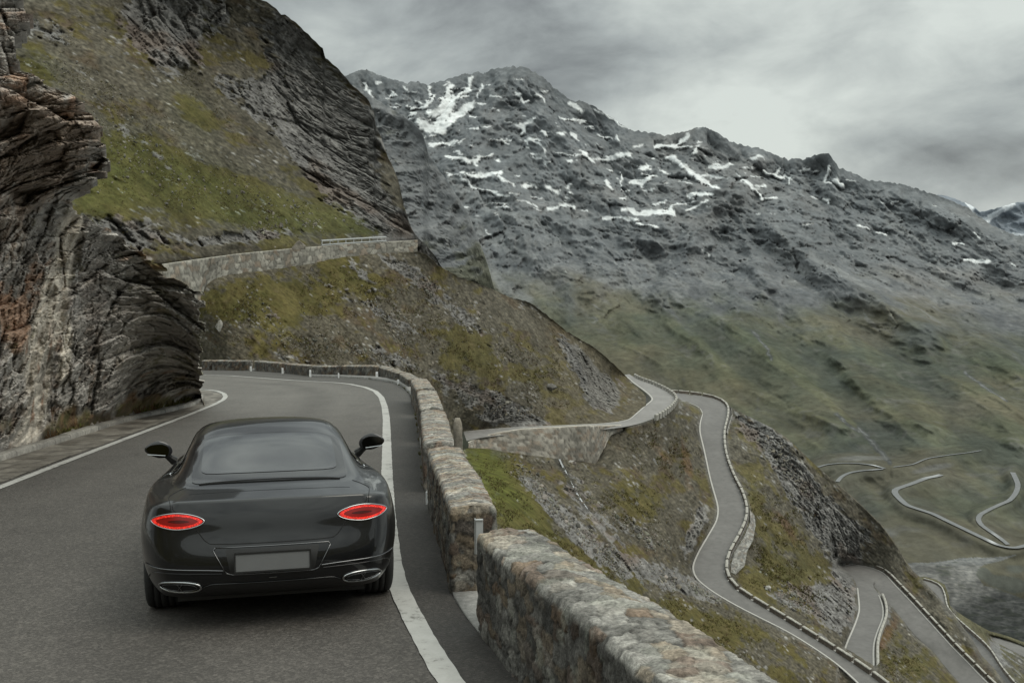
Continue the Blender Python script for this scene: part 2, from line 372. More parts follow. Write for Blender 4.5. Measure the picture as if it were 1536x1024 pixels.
def strata(P, s, size, dip=(.32, .1, .94)):
    d = np.array(dip); d = d/np.linalg.norm(d); a = np.array([d[2], 0, -d[0]]); a /= np.linalg.norm(a); b = np.cross(d, a)
    return np.stack([P@a/size[0], P@b/size[1], P@d/size[2]], -1)
def crags(P, sc, s=0, dip=(.32, .1, .94), warp=.16, asp=(1.35, 1.1, .55)):
    """broken, bedded rock: blocks pushed in and out between bedding planes"""
    q = P+np.stack([fbm(P/(sc*2.2), 3, s+k) for k in (1, 2, 3)], -1)*sc*warp*1.6
    out = 0; amp = 1.; lo = 0
    for k in range(3):
        z = sc/(2.7**k); off = [0, 0, 0]; ID, f1, f2 = cells(strata(q, s, (z*asp[0], z*asp[1], z*asp[2]), dip), s+k*7, True, off=off)
        tilt = (hv(ID, 0)-.5)*off[0]+(hv(ID, 2)-.5)*off[1]+(hv(ID, 3)-.1)*off[2]*.9
        out = out+amp*((hv(ID, 1)-.5)*.8-.22*(1-sm(f2-f1, .0, .10))+tilt*1.5); amp *= .5
        if k == 0: idc = ID
        if k == 1: idc2 = ID
    return out, idc, idc2
def qf(U, V, ang, asp, px):
    c_, s_ = math.cos(R(ang)), math.sin(R(ang)); return np.stack([(U*c_+V*s_)/asp, -U*s_+V*c_, 0*U], -1)/px
# ================================================================== far range across the valley
CREST = [(400,150),(480,130),(524,113),(538,107),(551,105),(561,111),(582,119),(610,125),(627,123),(641,129.5),(650,125),(664,123),(680,117),(697,111),(705,113),(717,109),(725,112),(733,107),(742,103),(756,104),(768,100.5),(780,101),(795,105),(812,115),(828,129),(841,140),(853,150),(861,154),(869,152),(880,156),(894,162),(914,176),(943,195),(972,199),(992,203),(1000,204),(1015,200),(1032,198),(1044,193),(1057,192),(1071,198),(1085,206),(1098,214),(1118,219),(1138,223),(1150,228),(1169,236.5),(1186,239),(1205,239),(1228,232),(1243,232),(1252,243),(1259,252),(1268,255),(1277,259),(1286,263),(1295,270),(1320,273),(1349,277),(1376,284),(1407,295),(1430,304),(1452,313),(1484,337.6),(1502,346),(1520,353),(1560,358),(1700,380)]
Ysoft = [(u, v, y) for u, v, y in
 [(500,120,2300),(600,120,2250),(700,110,2200),(770,100,2150),(860,150,2150),(950,195,2150),(1060,190,2150),(1150,225,2100),(1240,230,2050),(1350,275,2000),(1450,312,1950),(1540,355,1900),(1680,380,1850),
  (560,200,1900),(640,250,1850),(760,250,1800),(900,280,1800),(1050,300,1780),(1200,330,1700),(1350,350,1650),(1500,400,1550),(1650,420,1500),
  (560,350,1600),(700,400,1500),(820,420,1500),(980,400,1520),(1150,420,1450),(1300,440,1400),(1450,480,1350),(1600,480,1300),
  (700,520,1250),(900,500,1300),(1100,520,1250),(1300,540,1180),(1500,580,1120),(1640,600,1080),
  (900,620,1060),(1100,620,1050),(1250,640,1000),(1400,650,960),(1536,660,930),(1650,680,900),
  (1200,720,850),(1340,735,790),(1500,740,770),(1640,740,760),(1250,800,700),(1360,800,700),(1500,810,690),(1640,810,690),
  (1200,850,625),(1360,850,625),(1500,850,625),(1640,850,625),(1200,930,545),(1400,930,545),(1640,930,545),(1300,1050,470),(1640,1050,470)]]
FA = Field(470, 1660, 90, 1080, Ysoft, cell=5, blur=8)
SN = []   # snow lying in hollows and gullies: strokes on the mountain (point list, half width)
def Z1(w, *p): SN.append(([(500+x/2.4385, 80+y/2.4385) for x, y in p], w/2.4385*.62))
def Z2(w, *p): SN.append(([(936+x/2.2267, 140+y/2.2267) for x, y in p], w/2.2267*.62))
Z1(10,(345,125),(362,160),(335,200),(270,195)); Z1(24,(425,120),(420,160),(400,200),(350,225)); Z1(30,(430,190),(400,240),(370,270)); Z1(12,(505,90),(500,130),(440,160),(420,200)); Z1(20,(510,185),(450,220),(400,270),(345,275))
Z1(22,(310,250),(350,270),(400,280)); Z1(6,(545,110),(525,160)); Z1(12,(350,330),(395,325),(440,325)); Z1(9,(110,108),(140,158)); Z1(11,(415,378),(500,398),(580,368)); Z1(11,(520,400),(526,412)); Z1(7,(415,430),(520,492),(640,525)); Z1(14,(490,443),(560,452),(615,440)); Z1(7,(600,455),(660,485))
Z1(10,(635,245),(690,265),(740,240)); Z1(9,(690,265),(690,292)); Z1(6,(820,245),(885,243)); Z1(14,(868,178),(915,212)); Z1(5,(955,205),(1070,270)); Z1(8,(675,160),(697,182)); Z1(6,(750,155),(775,182)); Z1(8,(725,365),(770,380)); Z1(7,(768,355),(772,380)); Z1(6,(610,310),(640,330)); Z1(7,(730,320),(760,342)); Z1(6,(700,318),(706,330))
Z1(6,(820,368),(845,380),(880,380)); Z1(10,(908,372),(950,398)); Z1(10,(960,392),(1010,385)); Z1(14,(1020,385),(1088,372)); Z1(8,(872,302),(893,322)); Z1(5,(970,300),(1028,312)); Z1(6,(1040,305),(1042,318)); Z1(7,(720,475),(750,490)); Z1(13,(780,482),(826,510)); Z1(7,(848,490),(864,480)); Z1(5,(680,540),(742,560)); Z1(10,(790,570),(850,548),(885,562)); Z1(5,(720,522),(760,526))
Z1(6,(980,602),(1060,607),(1100,612)); Z1(9,(1072,575),(1105,595)); Z1(9,(1105,580),(1150,592),(1250,590)); Z1(8,(1112,632),(1180,645)); Z1(11,(1092,472),(1152,462)); Z1(8,(1130,470),(1136,486)); Z1(10,(1002,474),(1024,505)); Z1(6,(1150,410),(1165,430)); Z1(5,(550,645),(580,665)); Z1(5,(575,155),(615,168)); Z1(5,(255,120),(275,140)); Z1(4,(225,180),(240,190)); Z1(5,(755,285),(780,305)); Z1(5,(455,330),(485,318)); Z1(4,(1050,440),(1055,500)); Z1(4,(910,572),(930,580)); Z1(4,(1205,570),(1290,545)); Z1(4,(500,228),(522,230)); Z1(4,(620,560),(645,565)); Z1(4,(740,570),(762,575)); Z1(6,(470,160),(490,155)); Z1(4,(300,165),(330,190))
Z2(11,(110,175),(170,178),(215,138)); Z2(7,(170,185),(255,175),(235,205)); Z2(16,(150,215),(210,252),(260,290)); Z2(9,(230,270),(310,322)); Z2(7,(285,270),(340,287)); Z2(11,(290,242),(330,250),(360,232)); Z2(10,(390,295),(430,325),(470,312)); Z2(8,(445,330),(460,358),(510,355)); Z2(8,(465,262),(500,270),(515,252)); Z2(8,(500,272),(555,283)); Z2(8,(690,245),(668,292),(692,300)); Z2(14,(705,290),(725,308)); Z2(5,(595,250),(620,252)); Z2(7,(785,440),(812,452)); Z2(6,(845,460),(885,468)); Z2(5,(1100,500),(1137,508)); Z2(6,(1140,555),(1220,565))
Z2(13,(0,392),(50,402),(90,398)); Z2(9,(90,398),(170,402),(150,388)); Z2(10,(0,422),(40,425)); Z2(8,(42,442),(105,455)); Z2(9,(215,338),(290,342)); Z2(6,(210,392),(280,360)); Z2(10,(25,298),(75,298),(85,282)); Z2(8,(0,212),(22,205)); Z2(6,(80,240),(90,260)); Z2(5,(268,520),(288,540)); Z2(5,(625,345),(640,352)); Z2(5,(665,352),(685,358)); Z2(5,(135,305),(155,300)); Z2(5,(175,368),(205,368)); Z2(5,(600,440),(625,440)); Z2(4,(380,265),(385,285)); Z2(4,(425,250),(435,255)); Z2(4,(125,260),(150,268)); Z2(5,(1175,475),(1188,487)); Z2(4,(1290,570),(1305,576)); Z2(4,(280,375),(285,380)); Z2(4,(545,290),(552,300)); Z2(5,(180,295),(225,300))
ROADS_FAR = { # middle line, width px
 'valley_road': [([(1412,711.5),(1403,714),(1390,716),(1370,724),(1355,729),(1341,734),(1341,738),(1350,748),(1360,757),(1372,761),(1400,770),(1420,780),(1445,792),(1470,804),(1495,816),(1510,820),(1525,821),(1536,818),(1546,815)], 7.5)],
 'valley_road_east': [([(1519,708),(1523,716),(1528,727),(1524,739),(1515,750),(1500,756),(1485,763),(1470,771),(1466,778),(1472,787),(1485,796),(1500,806),(1512,816)], 6.0)],
 'valley_track': [([(1227,700),(1240,696),(1260,694),(1285,694),(1310,697),(1327,702)], 4.0)],
 'valley_track_lower': [([(1256,722),(1262,714),(1275,708),(1295,705),(1325,703)], 5.0)],
 'valley_lane': [([(1340,700),(1370,696),(1385,689),(1395,686),(1430,681),(1455,678),(1472,675)], 2.6)]}
VFADE = [p for L in ROADS_FAR.values() for p, _ in L]
GRAVEL = [(1330,842),(1365,842),(1400,842),(1440,836),(1480,833),(1510,831),(1523,829),(1500,838),(1480,843),(1470,850),(1467,862),(1480,880),(1500,884),(1540,900),(1700,930),(1700,1200),(1200,1200),(1250,900)]
SNOWC = {}
def snow_mask(P, U, V):
    if 'm' in SNOWC: return SNOWC['m']
    # snow
    sn = np.full(U.shape, -1.)
    wu = U+gn(P/16, 5)*5.0; wv = V+gn(P/16+7, 6)*3.4
    for pts, w_ in SN:
        pu = [p[0] for p in pts]; pv = [p[1] for p in pts]; m = (U[0] > min(pu)-20) & (U[0] < max(pu)+20)
        if not m.any(): continue
        ix = np.where(m)[0]; a, b = ix[0], ix[-1]+1
        r0 = np.where((V[:, a:b].max(1) > min(pv)-15) & (V[:, a:b].min(1) < max(pv)+15))[0]
        if len(r0) == 0: continue
        y0, y1 = r0[0], r0[-1]+1; k = (slice(y0, y1), slice(a, b))
        sn[k] = np.maximum(sn[k], 1-dist_poly(wu[k], wv[k], pts)/(w_*1.12))
    n4 = gn(P/7, 8)*.35
    spk = fbm(P/np.array([34, 60, 11]), 3, 33); alt = sm(V, 372, 250)*sm(V-interp(U, CREST), 3, 16)
    sn = np.maximum(sn, (spk-.33)*7*alt-.3*(1-alt))
    snow = sm(sn+n4+fbm(P/3.5, 3, 15)*.5, -.05, .42); snow[V > 420] = 0
    SNOWC['m'] = snow
    return snow
SPURS = [  # spur crests running down the range: points, breadth, height
 ([(768,100),(748,140),(726,185),(706,225),(690,262)],34,70),([(780,101),(806,150),(842,205),(880,260),(925,310),(965,345)],46,95),([(853,152),(866,200),(890,240)],22,34),
 ([(664,123),(655,150),(640,175)],16,26),([(697,111),(690,150),(672,180)],14,22),([(717,109),(712,140),(700,160)],10,14),([(610,125),(612,160),(628,190)],18,24),([(551,105),(566,140),(590,175)],20,24),
 ([(943,195),(952,240),(985,285),(1010,330),(1035,345)],32,60),([(914,176),(925,215),(935,250)],18,26),([(1057,192),(1040,225),(1032,255),(1050,290)],26,46),([(1138,223),(1128,255),(1108,285),(1096,292)],26,44),
 ([(1104,286),(1075,312),(1052,345),(1030,385),(1012,430)],34,75),([(1104,286),(1150,315),(1205,360),(1262,410),(1320,452),(1400,500)],44,90),([(1104,286),(1108,330),(1125,380),(1150,430)],22,34),
 ([(1190,239),(1196,275),(1210,305)],18,28),([(1240,232),(1250,265),(1268,310),(1290,345)],26,44),([(1262,252),(1300,290),(1345,330),(1400,372),(1450,400)],30,50),([(1349,277),(1385,310),(1440,345),(1500,385),(1560,430)],34,56),([(1407,295),(1450,325),(1510,365)],20,30),
 ([(880,330),(900,370),(905,420)],24,34),([(760,330),(800,372),(850,412)],24,34),([(980,352),(1000,400),(990,440)],18,24),([(820,250),(835,290),(860,325)],18,26),([(740,250),(770,300),(800,340)],18,26),([(1180,300),(1230,330),(1290,380),(1350,420)],18,26),
 ([(900,440),(960,500),(1030,560),(1090,610)],34,30),([(1060,430),(1130,500),(1190,570),(1250,640)],36,36),([(1200,450),(1270,520),(1330,590),(1390,650)],34,36),([(1330,460),(1400,530),(1470,600),(1536,650)],34,34),([(1440,480),(1500,540),(1580,620)],30,30),([(1000,470),(1050,520),(1100,580)],18,14),([(1150,440),(1215,500),(1290,575)],16,14),([(1390,480),(1450,550),(1520,610)],16,14)]
def spurs(P, U, V):
    wu = U+fbm(P/60, 4, 44)*26; wv = V+fbm(P/60, 4, 48)*16; out = np.zeros(U.shape)
    for pts, w_, amp in SPURS:
        us_ = U[0]; a = np.searchsorted(us_, min(p[0] for p in pts)-w_-22); b = np.searchsorted(us_, max(p[0] for p in pts)+w_+22)
        if b-a < 2: continue
        t = np.clip(1-dist_poly(wu[:, a:b], wv[:, a:b], pts)/w_, 0, 1); out[:, a:b] = np.maximum(out[:, a:b], 0)+amp*t*(1-.25*t)*(1-.5*np.clip(out[:, a:b]/90, 0, 1))
    return out
def dispA(P, U, V, N):
    rocky = sm(V, 560, 330); 
    q = P*np.array([1, 1, 1.]); wp = np.stack([fbm(P/420, 3, 40), fbm(P/420, 3, 50), fbm(P/420, 3, 60)], -1)*120
    big = ridge((q+wp)/np.array([330, 700, 520]), 5, 3)-.5
    mid = ridge((q+wp*.5)/np.array([80, 130, 110]), 4, 9)-.5
    # ledges: bands of crags crossing the face
    zz = P[..., 2]+.18*P[..., 0]+fbm(P/150, 3, 14)*40
    led = (np.abs(((zz/34) % 1)-.5)*2); led = sm(led, .1, .6)
    cr, _, _ = crags(P, 95., 27, (.55, .25, .8), warp=.5)
    calm = 1-.8*snow_mask(P, U, V)
    rib = ridge(np.stack([(P[..., 0]*.9+P[..., 2]*.35)/70, P[..., 1]/260, P[..., 2]/330], -1)+wp*.004, 4, 37)-.5
    h = rocky*(big*34+(mid*8+rib*15+led*1.5+cr*2.5+crags(P, 75., 29, (.88, .1, .45), warp=.3, asp=(1.6, 1.2, .5))[0]*9+fbm(P/13, 5, 21)*5)*calm)+(1-rocky)*(big*20+mid*6+rib*5+fbm(P/30, 4, 25)*3)
    gul = ridge(np.stack([(P[..., 0]*.75+P[..., 2]*.5)/120, P[..., 1]/600, P[..., 2]/600], -1)+wp*.002, 4, 31)-.5
    gd = ridge(np.stack([(U*.55-V*.83)/46, (U*.83+V*.55)/260, 0*U], -1)+wp*.004, 4, 35)-.5
    h += gul*(6+14*sm(V, 640, 480))+gd*8*sm(V, 400, 470)*sm(V, 830, 700)*(1-sm(V, 740, 800))
    fl = np.full(U.shape, 1e9)
    for p in VFADE: fl = np.minimum(fl, dist_poly(U, V, p))
    h *= .03+.97*sm(fl, 4, 22)
    h *= sm(V, 900, 780)*.85+.15
    sp = spurs(P, U, V); SNOWC['sp'] = sp; h = h+sp*.52
    edge_f = sm(V-interp(U[0], CREST)[None], -1, 26); return h*(.22+.78*edge_f)
def colA(P, U, V, N, h):
    n1 = fbm(P/180, 5, 70); n2 = fbm(P/45, 4, 75); n3 = fbm(P/12, 3, 78)
    vg = interp(U, [(480,470),(700,420),(760,408),(850,430),(1000,430),(1100,430),(1160,450),(1300,455),(1420,470),(1536,480),(1700,490)])
    g = sm(V+n1*85+n2*45+(ridge(P/np.array([60, 200, 90]), 3, 81)-.5)*-40, vg-22, vg+55)
    rock = mix(np.array([.070, .071, .075]), np.array([.165, .163, .160]), np.clip(.45+n1*.7+n2*.9+n3*.9, 0, 1))
    zz = P[..., 2]+.18*P[..., 0]+fbm(P/150, 3, 14)*40
    band = np.abs(((zz/34) % 1)-.5)*2; rock = mix(rock, np.array([.105, .108, .114]), sm(band, .55, .95)*sm(V, 470, 300)*.55)
    fs = ridge(np.stack([P[..., 0]/60, P[..., 1]/200, (P[..., 2]+.2*P[..., 0])/9], -1)+n2[..., None]*1.2, 3, 64); rock = rock*(.78+.42*fs)[..., None]
    zone = sm(fbm(P/np.array([260, 500, 130]), 4, 66), -.05, .22); rock = mix(rock, rock*.74, zone)
    rock = mix(rock, np.array([.20, .175, .155]), sm(n1, .12, .4)*.5)
    # pale scree running down the gullies
    s = ridge(np.stack([(P[..., 0]*.85+P[..., 2]*.65)/44, P[..., 1]/900, P[..., 2]/500], -1)+n1[..., None]*.7, 3, 90)
    up = sm(V, 350, 415)*(1-sm(V, 460, 530)); sc = sm(s, .70, .92)*up
    for pts, w_ in (([(1163,376),(1185,392),(1208,406)],9),([(1215,385),(1260,410),(1305,436)],6),([(1140,310),(1170,350),(1190,380)],4),([(1318,320),(1360,350),(1408,378)],4),([(1290,400),(1330,425)],5),([(742,412),(760,430),(790,447)],14),([(700,330),(740,360),(800,385)],9),([(1040,395),(1060,420),(1090,428)],8),([(960,385),(990,410),(1030,430)],6),([(860,400),(900,420),(960,432)],6),([(668,262),(700,290),(745,318),(800,335)],11)):
        sc = np.maximum(sc, sm(dist_poly(U, V, pts)+n2*9, w_, w_*.35))
    rock = mix(rock, SCREE*np.array([.98, 1, 1.02]), np.clip(sc, 0, 1)*.72)
    gr = mix(np.array([.050, .058, .022]), np.array([.098, .086, .034]), np.clip(.45+n1*1.3+n2*.6, 0, 1))
    gr = mix(gr, np.array([.038, .046, .024]), sm(fbm(P/np.array([60, 200, 60]), 4, 95), .05, .35)*.8)
    gr = mix(gr, np.array([.11, .105, .085]), sm(n2+n3*.8, .25, .55)*.6)
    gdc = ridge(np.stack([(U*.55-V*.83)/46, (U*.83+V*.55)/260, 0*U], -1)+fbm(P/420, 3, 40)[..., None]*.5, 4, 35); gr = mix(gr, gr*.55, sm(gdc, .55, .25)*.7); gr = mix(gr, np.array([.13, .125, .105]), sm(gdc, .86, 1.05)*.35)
    gr = mix(gr, np.array([.095, .075, .035]), sm(n1, 0, .3)*.5)
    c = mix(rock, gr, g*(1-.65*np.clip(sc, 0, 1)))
    # gravel floor
    gv = inside(U+n2*10, V+n2*5, GRAVEL)*1.; wet = sm(fbm(P/np.array([60, 14, 10]), 4, 99), .0, .3)
    gx = fbm(P/np.array([9, 9, 9]), 5, 98); gc = mix(np.array([.150, .143, .130]), np.array([.075, .070, .062]), np.clip(wet+gx*1.6, 0, 1)); gc = mix(gc, np.array([.17, .17, .165]), sm(V+n3*4, 852, 838)*.8); gc = mix(gc, np.array([.05, .052, .03]), sm(fbm(qf(U, V, 8, 5, 7), 4, 97)+.25*sm(V, 880, 960), .12, .3)*.75); gc = gc*.9*(1+1.3*fbm(qf(U, V, 5, 4, 2.5), 3, 96))[..., None]
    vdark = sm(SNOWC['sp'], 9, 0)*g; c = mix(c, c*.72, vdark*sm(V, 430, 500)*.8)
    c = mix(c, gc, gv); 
    # water channel and brooks
    for pts, w_ in (([(1336,838),(1360,828),(1340,815),(1330,800)],1.3),):
        pass
    brook = [([(1287,640),(1300,652),(1315,668),(1335,693)],2.4),([(1128,497),(1140,510),(1150,522),(1157,540)],1.5),([(1446,557),(1475,580),(1510,602)],1.2),([(1255,620),(1275,640),(1287,645)],1.6)]
    for pts, w_ in brook:
        d = dist_poly(U+gn(P/14)*4, V, pts); c = mix(c, np.array([.045, .045, .042]), sm(d, w_*2.2, w_*.9)*.8); c = mix(c, np.array([.22, .22, .22]), sm(d+gn(P/6)*2.2, w_*.7, w_*.1)*.4)
    c = mix(c, np.array([.12, .115, .105]), sm(blobs(U, V, [(1395,702,40,6,-12,1),(1300,686,60,5,-4,1),(1370,790,50,10,12,.6),(1325,795,30,10,10,.7),(1480,770,40,5,10,.4)])+n2*.6, .35, .8)*.75)
    mound = sm(blobs(U, V, [(1475,856,12,9,0,1),(1500,870,26,9,12,1),(1530,850,30,12,0,1),(1525,880,30,12,0,1),(1415,860,20,2,0,.6)])+n2*.8, .5, .8)
    c = mix(c, np.array([.045, .046, .030]), mound*.9)
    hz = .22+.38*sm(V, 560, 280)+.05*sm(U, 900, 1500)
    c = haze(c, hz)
    snow = snow_mask(P, U, V)
    return mix(c, np.array([.56, .58, .585]), snow)
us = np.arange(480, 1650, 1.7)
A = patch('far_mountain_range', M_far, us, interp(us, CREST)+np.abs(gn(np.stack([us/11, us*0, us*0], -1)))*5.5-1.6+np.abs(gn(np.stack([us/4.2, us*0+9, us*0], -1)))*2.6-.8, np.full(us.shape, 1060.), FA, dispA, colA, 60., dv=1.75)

def drape(name, pts, wpx, field, mat, lift=.9965, parent=None, steps=5.0, ww=None):
    """road ribbon lying on the slope; wpx is its breadth across, measured square to the sight line"""
    p = np.array(pts, float); d = np.r_[0, np.cumsum(np.hypot(*np.diff(p, axis=0).T))]; n = int(d[-1]/steps)+2
    s = np.linspace(0, d[-1], n); q = np.stack([np.interp(s, d, p[:, 0]), np.interp(s, d, p[:, 1])], -1)
    for _ in range(1): q[1:-1] = (q[:-2]+2*q[1:-1]+q[2:])/4
    Y = field(q[:, 0], q[:, 1])*lift; Pc = W(q[:, 0], q[:, 1], Y); t = np.gradient(Pc, axis=0); t[:, 2] = 0; t /= np.linalg.norm(t, axis=1)[:, None]+1e-9
    side = np.stack([t[:, 1], -t[:, 0], 0*t[:, 0]], -1); half = wpx*Y/F/2
    if ww: half = np.full(len(Y), ww/2)
    rows = np.stack([Pc-side*half[:, None], Pc-side*half[:, None]*.33, Pc+side*half[:, None]*.33, Pc+side*half[:, None]], 1)
    return rows
AS_FAR = np.array([.185, .186, .186])
for nm, L_ in ROADS_FAR.items():
    for pts, wp in L_:
        rows = drape(nm, pts, wp*1.25, FA, None, .9985)
        uu = 768+F*(rows[..., 0]/rows[..., 1]); br = np.exp(-(dist_poly(rows[..., 0]/rows[..., 1]*F+768, 330-rows[..., 2]/rows[..., 1]*F, [(1398,711),(1412,712)])/9)**2)  # road corners paled in colour to imitate surface glare
        for ax_, ay_ in ((1322, 701), (1516, 710), (1508, 819)): br = np.maximum(br, np.exp(-((uu-ax_)**2+(330-rows[..., 2]/rows[..., 1]*F-ay_)**2)/60))
        struct(np_mesh(nm, rows, grid_faces(*rows.shape[:2]), M_asph2, mix(haze(AS_FAR*.8, .3)*np.ones(rows.shape), np.array([.5, .51, .52]), br*.8)))

# distant snowy peak at the right
us = np.arange(1370, 1680, 1.7); FA2 = Field(1360, 1700, 270, 420, [(1370,300,3600),(1536,300,3600),(1690,300,3600),(1370,400,2900),(1690,400,2900)], cell=8)
def dispA2(P, U, V, N): return (ridge(P/np.array([330, 500, 330]), 5, 5)-.5)*160*sm(V-interp(U[0], C2)[None], -2, 15)
C2 = [(1370,306),(1395,297),(1407,292),(1420,294),(1435,299),(1450,305),(1462,311),(1470,318),(1480,316),(1490,313),(1500,311),(1510,308),(1522,304),(1536,303),(1560,298),(1680,320)]
def colA2(P, U, V, N, h):
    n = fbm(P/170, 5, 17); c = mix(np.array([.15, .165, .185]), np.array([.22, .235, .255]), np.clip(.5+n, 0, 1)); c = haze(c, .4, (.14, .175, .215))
    s = sm(ridge(P/np.array([150, 260, 110]), 4, 23)+.1*n+.28*sm(V-interp(U[0], C2)[None], 30, 0)+.2*sm(U, 1495, 1520), .66, .82)
    return mix(c, np.array([.60, .63, .66]), np.clip(s*1.3, 0, 1)*sm(V, 356, 340))
patch('distant_snowy_mountain', M_far, us, interp(us, C2)+gn(np.stack([us/6, us*0, us*0], -1))*1.5, np.full(us.shape, 400.), FA2, dispA2, colA2, 100.)

# ================================================================== grey spur behind the left mountain
BC = [(470,120),(530,128),(561,148),(590,165),(619,183),(635,203),(643,232),(655,250),(672,273),(690,300),(705,326),(718,360),(730,392),(742,433),(770,452),(800,470),(860,520),(900,545),(960,575),(1000,600)]
FB = Field(460, 1010, 100, 680, [(470,120,1250),(560,150,1200),(640,230,1120),(705,326,1000),(742,433,850),(860,520,640),(960,575,520),(470,300,900),(560,330,880),(640,400,800),(700,460,650),(780,520,520),(900,600,430),(500,600,500),(700,640,400)], cell=6, blur=6)
def dispB(P, U, V, N):
    q = P.copy(); wp = fbm(P/120, 3, 41)[..., None]*40
    h = (ridge((q+wp)/np.array([70, 110, 170]), 5, 43)-.5)*24+fbm(P/11, 5, 47)*4+crags(P, 24, 49, (.5, .2, .8))[0]*3.5
    return h*(.15+.85*sm(V-interp(U[0], BC)[None], -2, 18))*(1-.8*sm(V, 440, 520))
def colB(P, U, V, N, h):
    n = fbm(P/60, 5, 51); n2 = fbm(P/16, 4, 53)
    c = mix(np.array([.08, .08, .082]), np.array([.18, .18, .178]), np.clip(.45+n*.8+n2*1.1, 0, 1))
    c = mix(c, np.array([.06, .06, .062]), sm(-h, 2, 13)*.45)  # hollows darkened in the colour to imitate relief shade
    g = sm(n+.8*n2+.9*sm(V, 330, 450), .25, .7)*.8; c = mix(c, GRASS*.9, g)
    c = mix(c, np.array([.16, .16, .16]), sm(V, 425, 470)*.7*(1-g))
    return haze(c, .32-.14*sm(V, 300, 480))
us = np.arange(475, 1000, 1.6)
patch('grey_rock_spur', M_far, us, interp(us, BC)+gn(np.stack([us/8, us*0+3, us*0], -1))*2.5, np.full(us.shape, 660.), FB, dispB, colB, 18.)

# ================================================================== high slope above the upper road
CC = [(-90,-70),(300,-70),(350,-30),(385,-2),(400,3),(413,12),(422,22),(434,26),(448,38),(475,65),(484,72),(488,88),(500,96),(520,118),(530,130),(542,140),(553,150),(561,170),(563,186),(574,212),(582,236),(592,256),(598,273),(603,295),(606,310),(615,336),(623,352),(636,366),(645,374),(655,388),(668,408),(690,418),(705,424),(735,430),(760,444),(800,456),(850,497),(890,520),(930,558),(960,600)]
UW_TOP = [(150,411,74),(234,398,80),(300,388.5,91),(360,380.5,102),(440,372.5,117),(520,366.5,130),(600,361.5,142),(626,360,146)]
UPROAD = [(u, v-3.5, y+5.5) for u, v, y in UW_TOP]
FC = Field(-110, 720, -110, 520, [(-90,-60,130),(100,-60,150),(250,-60,180),(400,0,215),(480,70,225),(550,150,222),(600,280,205),(650,385,175),(700,424,172),
   (-90,100,80),(0,100,84),(60,100,95),(150,100,110),(300,100,150),(430,110,190),(520,180,200),(-90,250,60),(80,250,72),(180,250,90),(300,250,116),(420,260,145),(500,260,162),(560,280,180),(120,330,68),(200,350,78),(300,340,96),(420,335,122),(500,335,138),(590,335,165),(100,420,56),(-90,420,48)],
   hard=[UPROAD+[(636,366,160),(645,376,170),(655,390,176),(668,408,180)], [(640,395,168),(655,406,172),(668,425,176)]], cell=4, blur=3)
ROCKM_C = [(235,40,55,55,20,1.3),(430,60,70,40,45,1.1),(460,150,60,35,50,.9),(480,220,45,45,50,.8),(400,150,35,40,40,1.1),(440,180,60,30,45,1.2),(530,200,60,40,60,1.3),(490,260,70,25,50,1.1),(560,300,60,25,55,1.2),(600,340,35,25,50,1.2),(640,380,40,30,40,1.2),(350,130,30,20,40,.7),(30,40,60,40,0,.6),(110,40,30,20,0,.7),(330,30,40,25,30,.7),(650,400,60,30,30,1.3),(200,345,90,18,8,.9),(370,355,100,10,-6,1.1),(180,380,70,25,20,.9),(260,55,30,50,0,.9),(150,150,60,8,50,.5),(90,60,50,12,30,.5),(320,210,50,8,55,.5),(250,250,70,7,55,.35),(380,290,50,7,50,.4)]
def rockmaskC(P, U, V):
    return sm(blobs(U, V, ROCKM_C)+fbm(P/17, 4, 101)*.8+fbm(qf(U, V, 27, 2.5, 9), 4, 104)*.8, .30, 1.0)
def dispC(P, U, V, N):
    m = rockmaskC(P, U, V); c1, _, _ = crags(P, 13., 110, (.45, .2, .87)); c2, _, _ = crags(P, 3.2, 120, (.45, .2, .87))
    h = m*(c1*1.6+c2*.4+fbm(P/2, 4, 137)*.5)+(1-m)*(fbm(P/14, 4, 130)*2.2+fbm(P/.9, 4, 134)*.28)
    du = np.abs(V-interp(U, [(a, b) for a, b, _ in UPROAD])); near = sm(du, 1, 16)*1.+(U > 640)
    return h*np.clip(near, 0, 1)*(.2+.8*sm(V-interp(U[0], CC)[None], -1, 10))
